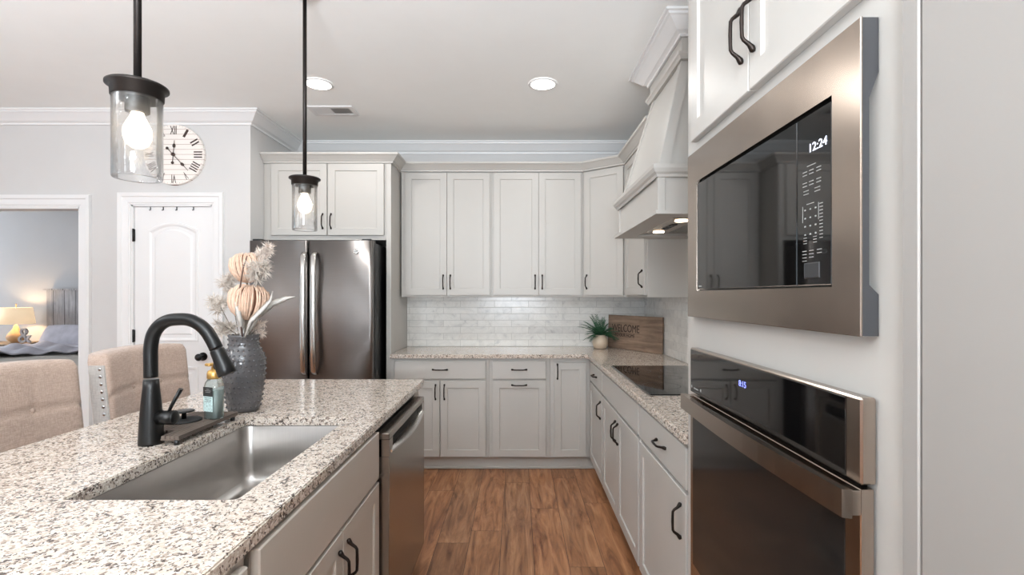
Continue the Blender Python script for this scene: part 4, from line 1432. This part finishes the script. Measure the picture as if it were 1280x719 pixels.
protea(at(311, 376.5, 1.93), 0.064, 'large peach protea, the fully shown front bloom in the vase', 0.12)
protea(at(309, 334, 2.02), 0.057, 'peach protea behind, upper bloom half hidden by grey fluff', -0.1)
spray(at(322, 340, 1.90), 0.060, 'pale grey feathery bloom in front of the upper protea', 'fluff', 620)
spray(at(327, 316, 2.03), 0.052, 'cream feathery bloom at the very top of the bouquet', 'fluffw', 480)
spray(at(286, 352, 2.0), 0.056, 'grey feathery bloom on the upper left of the bouquet', 'fluff', 420)
spray(at(274, 381, 1.97), 0.056, 'grey feathery bloom reaching furthest left of the bouquet', 'fluff', 420)
spray(at(281, 408, 1.95), 0.054, 'grey feathery bloom low on the left beside the vase neck', 'fluff', 420)
spray(at(325, 410, 2.02), 0.040, 'small grey bloom low on the right of the vase neck', 'fluffw', 300)
vm = Vector((vc.x, vc.y, vc.z + 0.29))
leaf([at(309, 420, 1.95), at(322, 396, 1.94), at(340, 380, 1.93), at(358, 373, 1.92), at(369, 371, 1.92)], 0.012, 'long pale leaf arching out to the right of the vase')
leaf([at(306, 422, 1.91), at(313, 402, 1.88), at(327, 388, 1.88), at(338, 376, 1.90), at(341, 364, 1.9)], 0.010, 'short pale leaf just right of the large protea')
leaf([at(303, 422, 1.92), at(300, 402, 1.88), at(297, 388, 1.87), at(293, 376, 1.87)], 0.011, 'short pale leaf rising left of the large protea')
leaf([at(300, 422, 1.94), at(304, 404, 1.93), at(299, 385, 1.95), at(290, 365, 1.97)], 0.009, 'slim pale leaf behind the left side of the large protea')
tt = thing('dark_twig', 'thin dark brown twig curving up between the protea blooms', 'twig', tuple(vm))
b = B(); b.tube([at(303, 421, 1.9), at(299, 390, 1.88), at(300, 360, 1.88), at(304, 335, 1.88), at(309, 320, 1.89)], [0.003, 0.003, 0.0028, 0.0025, 0.0015], 6)
obj('twig_stem', b, 'twig', tt, local=False)

# ------------------------------------------------------------------ counter stools
def stool(y0, label):
    """upholstered counter stool facing +X, its backrest between y0 and y0+.5"""
    wd = 0.50
    t = thing('counter_stool', label, 'stool', (-1.62, y0 + wd / 2, 0), 0)
    zb, ztp = 0.68, 1.125
    nu, nv = 40, 32
    th = 0.075
    b = B()
    def lean(z): return -0.085 - 0.10 * (z - zb)
    def front(u, v):
        # u across width, v height
        e = min(1, min(u, 1 - u) * 9); ev = min(1, (1 - v) * 9)
        puff = 0.018 * math.sqrt(max(0, 1 - (1 - e) ** 2)) * math.sqrt(max(0, 1 - (1 - ev) ** 2))
        gu = [1 / 3, 2 / 3]; gv = [0.28, 0.62]
        cre = 0
        for g in gu:
            cre = max(cre, 0.35 * math.exp(-((u - g) / 0.012) ** 2))
        for g in gv:
            cre = max(cre, 0.7 * math.exp(-((v - g) / 0.012) ** 2))
        for g in gu:
            for h in gv:
                cre = max(cre, math.exp(-(((u - g) * wd) ** 2 + ((v - h) * 0.44) ** 2) / 0.018 ** 2))
        return puff - 0.013 * cre
    def pt(u, v, dep):
        y = (u - 0.5) * wd
        crown = 0.012 * (1 - (2 * u - 1) ** 2)
        rc = 0.03                                   # rounded top corners
        e = min(u, 1 - u) * wd
        drop = 0 if e > rc else rc - math.sqrt(max(0, rc * rc - (rc - e) ** 2))
        z = zb + v * (ztp + crown - drop - zb)
        x = lean(z) + dep + 0.035 * (abs(2 * u - 1) ** 3)
        return Vector((x, y, z))
    F = [[b.bm.verts.new(pt(i / nu, j / nv, front(i / nu, j / nv))) for j in range(nv + 1)] for i in range(nu + 1)]
    K = [[b.bm.verts.new(pt(i / nu, j / nv, -th)) for j in range(nv + 1)] for i in range(nu + 1)]
    for i in range(nu):
        for j in range(nv):
            b.bm.faces.new((F[i][j], F[i + 1][j], F[i + 1][j + 1], F[i][j + 1])).smooth = True
            b.bm.faces.new((K[i][j], K[i][j + 1], K[i + 1][j + 1], K[i + 1][j])).smooth = True
    for j in range(nv):
        b.bm.faces.new((F[0][j], F[0][j + 1], K[0][j + 1], K[0][j])); b.bm.faces.new((F[nu][j], K[nu][j], K[nu][j + 1], F[nu][j + 1]))
    for i in range(nu):
        b.bm.faces.new((F[i][nv], F[i + 1][nv], K[i + 1][nv], K[i][nv])).smooth = True; b.bm.faces.new((F[i][0], K[i][0], K[i + 1][0], F[i + 1][0]))
    bmesh.ops.recalc_face_normals(b.bm, faces=b.bm.faces[:])
    bk = obj('backrest', b, 'linen', t)
    for u in (1 / 3, 2 / 3):
        for v in (0.28, 0.62):
            b = B(); p = pt(u, v, front(u, v)); b.ball(p + Vector((0.003, 0, 0)), 0.010, 10, 6, (0.5, 1, 1))
            obj('button', b, 'linen', bk)
    for sgn, u in ((-1, 0.0), (1, 1.0)):
        b = B()
        prof = []
        for v in (0.0, 0.2, 0.4, 0.6, 0.8, 0.9, 0.965):
            p = pt(u, v, 0)
            prof.append([(p.x - th + 0.004, p.y + sgn * 0.0005, p.z), (p.x - 0.004, p.y + sgn * 0.0005, p.z), (p.x - 0.006, p.y + sgn * 0.006, p.z), (p.x - th + 0.006, p.y + sgn * 0.006, p.z)])
        b.loft(prof, smooth=False)
        sp = obj('side_panel', b, 'linen_side', bk)
        for k in range(13):
            b = B(); p = pt(u, 0.03 + k * 0.075, 0)
            b.ball((p.x - 0.022, p.y + sgn * 0.0065, p.z), 0.0075, 10, 6, (1, 0.5, 1))
            obj('nailhead', b, 'nail', bk)
    b = B(); b.box(-0.11, 0.30, -0.24, 0.24, 0.58, 0.68, 0.03, seg=3); obj('seat', b, 'linen', t)
    b = B(); b.box(-0.10, 0.29, -0.23, 0.23, 0.545, 0.582, 0.003); obj('seat_rail', b, 'legwood', t)
    for x, y in ((-0.10, -0.215), (-0.10, 0.215), (0.27, -0.215), (0.27, 0.215)):
        b = B(); k_ = -0.04 if x < 0 else 0.0
        b.hexa([(x - 0.014 + k_, y - 0.014, 0), (x + 0.014 + k_, y - 0.014, 0), (x + 0.014 + k_, y + 0.014, 0), (x - 0.014 + k_, y + 0.014, 0), (x - 0.02, y - 0.02, 0.55), (x + 0.02, y - 0.02, 0.55), (x + 0.02, y + 0.02, 0.55), (x - 0.02, y + 0.02, 0.55)])
        obj('leg', b, 'legwood', t)
    b = B(); b.box(0.262, 0.28, -0.2, 0.2, 0.20, 0.23); b.box(-0.12, 0.27, -0.222, -0.205, 0.26, 0.285); b.box(-0.12, 0.27, 0.205, 0.222, 0.26, 0.285)
    obj('footrest', b, 'legwood', t)
    return t
stool(1.43, 'beige linen tufted counter stool cut by the left edge of the photo')
stool(2.06, 'beige linen tufted counter stool with silver nailheads behind the faucet')

# ------------------------------------------------------------------ pendants
def pendant(Y, label):
    X = -0.944
    zc = 1.883
    t = thing('pendant_lamp', label, 'pendant lamp', (X, Y, ZC - 0.0005), 0)
    o_ = zc - ZC
    b = B(); b.lathe([(0.06, 0.0), (0.06, -0.012), (0.052, -0.024), (0.012, -0.026)], n=32); obj('canopy', b, 'pend', t)
    b = B(); b.cyl((0, 0, -0.02), (0, 0, o_ + 0.01), 0.0085, 14); obj('rod', b, 'pend', t)
    b = B(); b.lathe([(0.0085, o_ + 0.012), (0.062, o_ + 0.012), (0.066, o_ + 0.009), (0.066, o_ + 0.004), (0.056, o_ - 0.001), (0.055, o_ - 0.022), (0.051, o_ - 0.024), (0.030, o_ - 0.022)], n=40); obj('cap', b, 'pend', t)
    b = B(); b.lathe([(0.026, o_ - 0.022), (0.026, o_ - 0.056), (0.018, o_ - 0.058)], n=24); obj('socket', b, 'pend', t)
    b = B(); zb = -0.222
    b.lathe([(0.0525, o_ - 0.02), (0.0525, o_ + zb + 0.004), (0.051, o_ + zb), (0.0485, o_ + zb + 0.003), (0.0500, o_ + zb + 0.008), (0.0500, o_ - 0.02)], n=48, cap0=False, cap1=False); obj('glass_shade', b, 'shadeglass', t)
    b = B(); b.lathe([(0.013, o_ - 0.056), (0.015, o_ - 0.066), (0.023, o_ - 0.082), (0.029, o_ - 0.096), (0.0305, o_ - 0.108), (0.029, o_ - 0.122), (0.023, o_ - 0.136), (0.012, o_ - 0.145), (0.003, o_ - 0.147)], n=28); obj('bulb', b, 'bulb', t)
    return t
pendant(1.232, 'nearer black pendant lamp with clear glass shade, in front of the wall clock')
pendant(2.20, 'farther black pendant lamp with clear glass shade, in front of the refrigerator cabinet')

# ------------------------------------------------------------------ ceiling lights and vent
def downlight(x, y, label):
    t = thing('recessed_light', label, 'ceiling light', (x, y, ZC - 0.0005))
    b = B(); b.lathe([(0.094, 0.0), (0.094, -0.004), (0.082, -0.009), (0.078, -0.008), (0.078, 0.0)], n=40, cap0=False, cap1=False); obj('trim_ring', b, 'trim', t)
    b = B(); b.lathe([(0.079, -0.001), (0.079, -0.006), (0.02, -0.007)], n=40); obj('lens', b, 'lens', t)
    L = bpy.data.lights.new('downlight', 'AREA'); L.shape = 'DISK'; L.size = 0.15; L.energy = 8; L.color = (1, 0.98, 0.95)
    o = bpy.data.objects.new('downlight', L); o.location = (x, y, ZC - 0.012); C.objects.link(o)
    return t
downlight(0.163, 3.2, 'round recessed ceiling light above the floor aisle near the hood')
downlight(-1.285, 3.2, 'round recessed ceiling light partly behind the far pendant rod')
for x, y in ((-1.3, -1.5), (-3.4, 0.8), (-3.4, -1.8)):  # unseen downlights added to spread the room light more evenly
    downlight(x, y, 'unseen round recessed ceiling light added to even out the room light')['group'] = 'added recessed lights out of view'
t = thing('ceiling_vent', 'white rectangular air vent in the ceiling beside the far pendant rod', 'vent', (-1.36, 3.66, ZC - 0.0005))
b = B(); b.poly([(-0.165, -0.09), (0.165, -0.09), (0.165, 0.09), (-0.165, 0.09)], -0.008, 0, holes=[[(-0.135, -0.06), (0.135, -0.06), (0.135, 0.06), (-0.135, 0.06)]]); obj('vent_frame', b, 'trim', t)
b = B(); b.box(-0.135, 0.135, -0.06, 0.06, -0.0015, 0); obj('vent_backing', b, 'ventgrey', t)  # plain grey sheet behind the louvers
b = B()
for k in range(19):
    x = -0.126 + k * 0.014
    s_ = 0.005 if k < 9 else -0.005
    b.hexa([(x - s_ - 0.0008, -0.06, -0.009), (x - s_ + 0.0008, -0.06, -0.009), (x - s_ + 0.0008, 0.06, -0.009), (x - s_ - 0.0008, 0.06, -0.009), (x + s_ - 0.0008, -0.06, -0.002), (x + s_ + 0.0008, -0.06, -0.002), (x + s_ + 0.0008, 0.06, -0.002), (x + s_ - 0.0008, 0.06, -0.002)])
obj('louvers', b, 'trim', t)

# ------------------------------------------------------------------ wall clock
cc = at(220, 194.5, YP)
cc = Vector((cc.x, YP - 0.001, cc.z))
t = thing('wall_clock', 'round whitewashed wood wall clock with roman numerals above the pantry door', 'clock', tuple(cc))
RC = 0.2245
b = B(); n = 64
b.loft([[(q * math.cos(2 * PI * k / n), y, q * math.sin(2 * PI * k / n)) for k in range(n)] for q, y in ((RC, 0), (RC, -0.022), (RC - 0.003, -0.025), (0.01, -0.025))], smooth=False); obj('face', b, 'clockface', t)
nums = ['XII', 'I', 'II', 'III', 'IIII', 'V', 'VI', 'VII', 'VIII', 'IX', 'X', 'XI']
for i, s_ in enumerate(nums):
    a = -2 * PI * i / 12
    m_ = Matrix.Rotation(PI / 2, 4, 'X')
    mm_ = Matrix.Rotation(-a, 4, 'Y') @ Matrix.Translation((0, -0.026, RC * 0.79)) @ m_
    text_mesh('numeral', s_, 0.088, 'clockink', t, mm_, 0.0005, width=0.0145 * len(s_) + 0.004, bold=0.0008)
def hand(ang, L, Lt, y, nm):
    b = B()
    m_ = Matrix.Rotation(math.radians(ang), 4, 'Y')
    def hx_(pts): b.hexa(pts, mat=m_)
    hx_([(-0.0025, y, -Lt), (0.0025, y, -Lt), (0.0025, y + 0.002, -Lt), (-0.0025, y + 0.002, -Lt), (-0.0015, y, L), (0.0015, y, L), (0.0015, y + 0.002, L), (-0.0015, y + 0.002, L)])
    n = 16
    for zc_, r_, sc_ in ((-Lt, 0.0105, 1.0), (L * 0.62, 0.0105, 1.5)):
        ring = lambda yy: [m_ @ Vector((r_ * math.cos(2 * PI * k / n), yy, zc_ + r_ * sc_ * math.sin(2 * PI * k / n))) for k in range(n)]
        b.loft([ring(y - 0.0005), ring(y + 0.0025)], smooth=False)
    obj(nm, b, 'clockink', t)
hand(5, 0.105, 0.062, -0.031, 'hour_hand')
hand(137, 0.165, 0.062, -0.035, 'minute_hand')
b = B(); b.cyl((0, -0.024, 0), (0, -0.037, 0), 0.013, 20); obj('hub', b, 'clockink', t)
b = B()
for k in range(60):
    a = 2 * PI * k / 60
    m_ = Matrix.Rotation(a, 4, 'Y')
    b.box(-0.0008, 0.0008, -0.0257, -0.0249, RC * 0.945, RC * 0.97, mat=m_)
obj('minute_ring', b, 'clockline', t)

# ------------------------------------------------------------------ bedroom beyond the doorway
t = thing('bed', 'bed with grey quilt and weathered plank headboard in the bedroom', 'bed', (-4.95, 5.4, 0))
b = B(); b.box(-6.0, -3.6, 6.31, 6.37, 0.1, at(0, 362, 6.31).z, 0.006); b.box(-6.02, -3.58, 6.29, 6.385, at(0, 363, 6.31).z, at(0, 361, 6.31).z)
obj('headboard', b, 'head', t, local=False)
b = B(); b.box(-5.95, -3.64, 4.45, 6.29, 0.05, 0.42, 0.01); obj('bed_base', b, 'darkfab', t, local=False)
b = B(); b.box(-5.93, -3.66, 4.42, 6.28, 0.40, 0.70, 0.05, seg=3); obj('mattress', b, 'sheet', t, local=False)
def cloth(name, x0_, x1_, y0_, y1_, zf, mat, skirt, nx=60, ny=60, slant=0.0):
    b = B()
    G = []
    for i in range(nx + 1):
        row = []
        for j in range(ny + 1):
            u = i / nx; v = j / ny
            x = x0_ + (x1_ - x0_) * u; ys0 = y0_ + slant * u; y = ys0 + (y1_ - ys0) * v
            row.append(b.bm.verts.new((x, y, zf(x, y))))
        G.append(row)
    for i in range(nx):
        for j in range(ny):
            b.bm.faces.new((G[i][j], G[i + 1][j], G[i + 1][j + 1], G[i][j + 1])).smooth = True
    # front skirt
    if skirt:
        prev = [G[i][0] for i in range(nx + 1)]
        for k in range(1, 9):
            cur = [b.bm.verts.new((v.co.x, y0_ - 0.02 - 0.012 * math.sin(v.co.x * 38) * k / 8, prev[0].co.z * 0 + zf(v.co.x, y0_) - skirt * k / 8)) for v in prev]
            for i in range(nx):
                b.bm.faces.new((prev[i], cur[i], cur[i + 1], prev[i + 1])).smooth = True
            prev = cur
    o = obj(name, b, mat, t, local=False)
    sm = o.modifiers.new('thickness', 'SOLIDIFY'); sm.thickness = 0.012; sm.offset = 1
    return o
cloth('quilt', -5.99, -3.6, 4.40, 5.75, lambda x, y: 0.725 + 0.006 * math.sin(y * 60) + 0.004 * math.sin(x * 9 + y * 4), 'quilt', 0.45, 70, 110)
cloth('folded_blanket', -5.99, -3.6, 4.75, 6.1, slant=1.0, zf=lambda x, y: 0.775 + 0.03 * math.sin(x * 7 + y * 9) * math.sin(y * 11 - x * 3) + 0.012 * math.sin(x * 23 + y * 17), mat='purple', skirt=0.0)
def pillow(x, y, z, sx_, sz_, rx, lab, mat):
    b = B(); n = 20
    for sg in (1, -1):
        G = []
        for i in range(n + 1):
            row = []
            for j in range(n + 1):
                u = 2 * i / n - 1; v = 2 * j / n - 1
                h_ = 0.075 * ((1 - u ** 4) * (1 - v ** 4)) ** 0.6
                row.append(b.bm.verts.new((u * sx_ / 2 * (1 - 0.06 * v * v), sg * h_, v * sz_ / 2 * (1 - 0.06 * u * u))))
            G.append(row)
        for i in range(n):
            for j in range(n):
                b.bm.faces.new((G[i][j], G[i + 1][j], G[i + 1][j + 1], G[i][j + 1])).smooth = True
    bmesh.ops.remove_doubles(b.bm, verts=b.bm.verts[:], dist=0.0008)
    bmesh.ops.recalc_face_normals(b.bm, faces=b.bm.faces[:])
    b.bm.transform(Matrix.Rotation(rx, 4, 'X'))
    o = obj('pillow', b, mat); o.location = (x, y, z)
    tag(o, lab, 'pillow')
pillow(-5.55, 6.12, 0.86, 0.66, 0.34, math.radians(-28), 'lavender grey pillow against the headboard nearest the table lamp', 'purple')
pillow(-4.75, 6.12, 0.86, 0.66, 0.34, math.radians(-28), 'blue grey pillow against the headboard on the far side, mostly hidden', 'head')
t = thing('nightstand', 'bedroom nightstand under the glowing table lamp', 'nightstand', (-6.45, 6.15, 0))
b = B(); b.box(-6.75, -6.06, 5.95, 6.38, 0.765, 0.79, 0.004); obj('top', b, 'nightwood', t, local=False)
b = B(); b.box(-6.72, -6.09, 5.97, 6.36, 0.15, 0.765, 0.003); obj('body', b, 'nightwood', t, local=False)
for x in (-6.70, -6.12):
    for y in (5.99, 6.34):
        b = B(); b.box(x - 0.02, x + 0.02, y - 0.02, y + 0.02, 0, 0.15); obj('leg', b, 'nightwood', t, local=False)
b = B(); b.box(-6.69, -6.12, 5.955, 5.97, 0.48, 0.74, 0.003); obj('drawer', b, 'nightwood', t, local=False)
lx, ly = at(20, 0, 6.15).x, 6.15
t = thing('table_lamp', 'glowing bedside lamp with cream shade and turned wooden base', 'lamp', (lx, ly, 0.7905))
b = B(); b.lathe([(0.05, 0), (0.052, 0.01), (0.085, 0.04), (0.092, 0.075), (0.075, 0.11), (0.045, 0.15), (0.028, 0.18), (0.022, 0.21), (0.012, 0.22), (0.01, 0.25)], n=32); obj('base', b, 'lampwood', t)
b = B(); b.lathe([(0.178, 0.235), (0.150, 0.435)], n=40, cap0=False, cap1=False); o = obj('lamp_shade', b, 'lampshade', t)
sm = o.modifiers.new('thickness', 'SOLIDIFY'); sm.thickness = 0.003
b = B(); b.cyl((0, 0, 0.43), (0, 0, 0.465), 0.006, 10); b.ball((0, 0, 0.472), 0.010, 10, 8); b.box(-0.15, 0.15, -0.002, 0.002, 0.428, 0.432); b.cyl((0, 0, 0.25), (0, 0, 0.43), 0.004, 8); obj('finial', b, 'lampwood', t)
L = bpy.data.lights.new('bedside_bulb', 'POINT'); L.energy = 7; L.color = (1, 0.72, 0.42); L.shadow_soft_size = 0.04
o = bpy.data.objects.new('bedside_bulb', L); o.location = (lx, ly, 1.13); C.objects.link(o)
tt = thing('ampersand_ornament', 'grey ampersand shaped ornament on the nightstand beside the lamp', 'ornament', (at(36, 0, 6.1).x, 6.05, 0.7905))
text_mesh('ampersand', '&', 0.26, 'head', tt, Matrix.Translation((0, 0, 0.088)) @ Matrix.Rotation(PI / 2, 4, 'X'), 0.012)
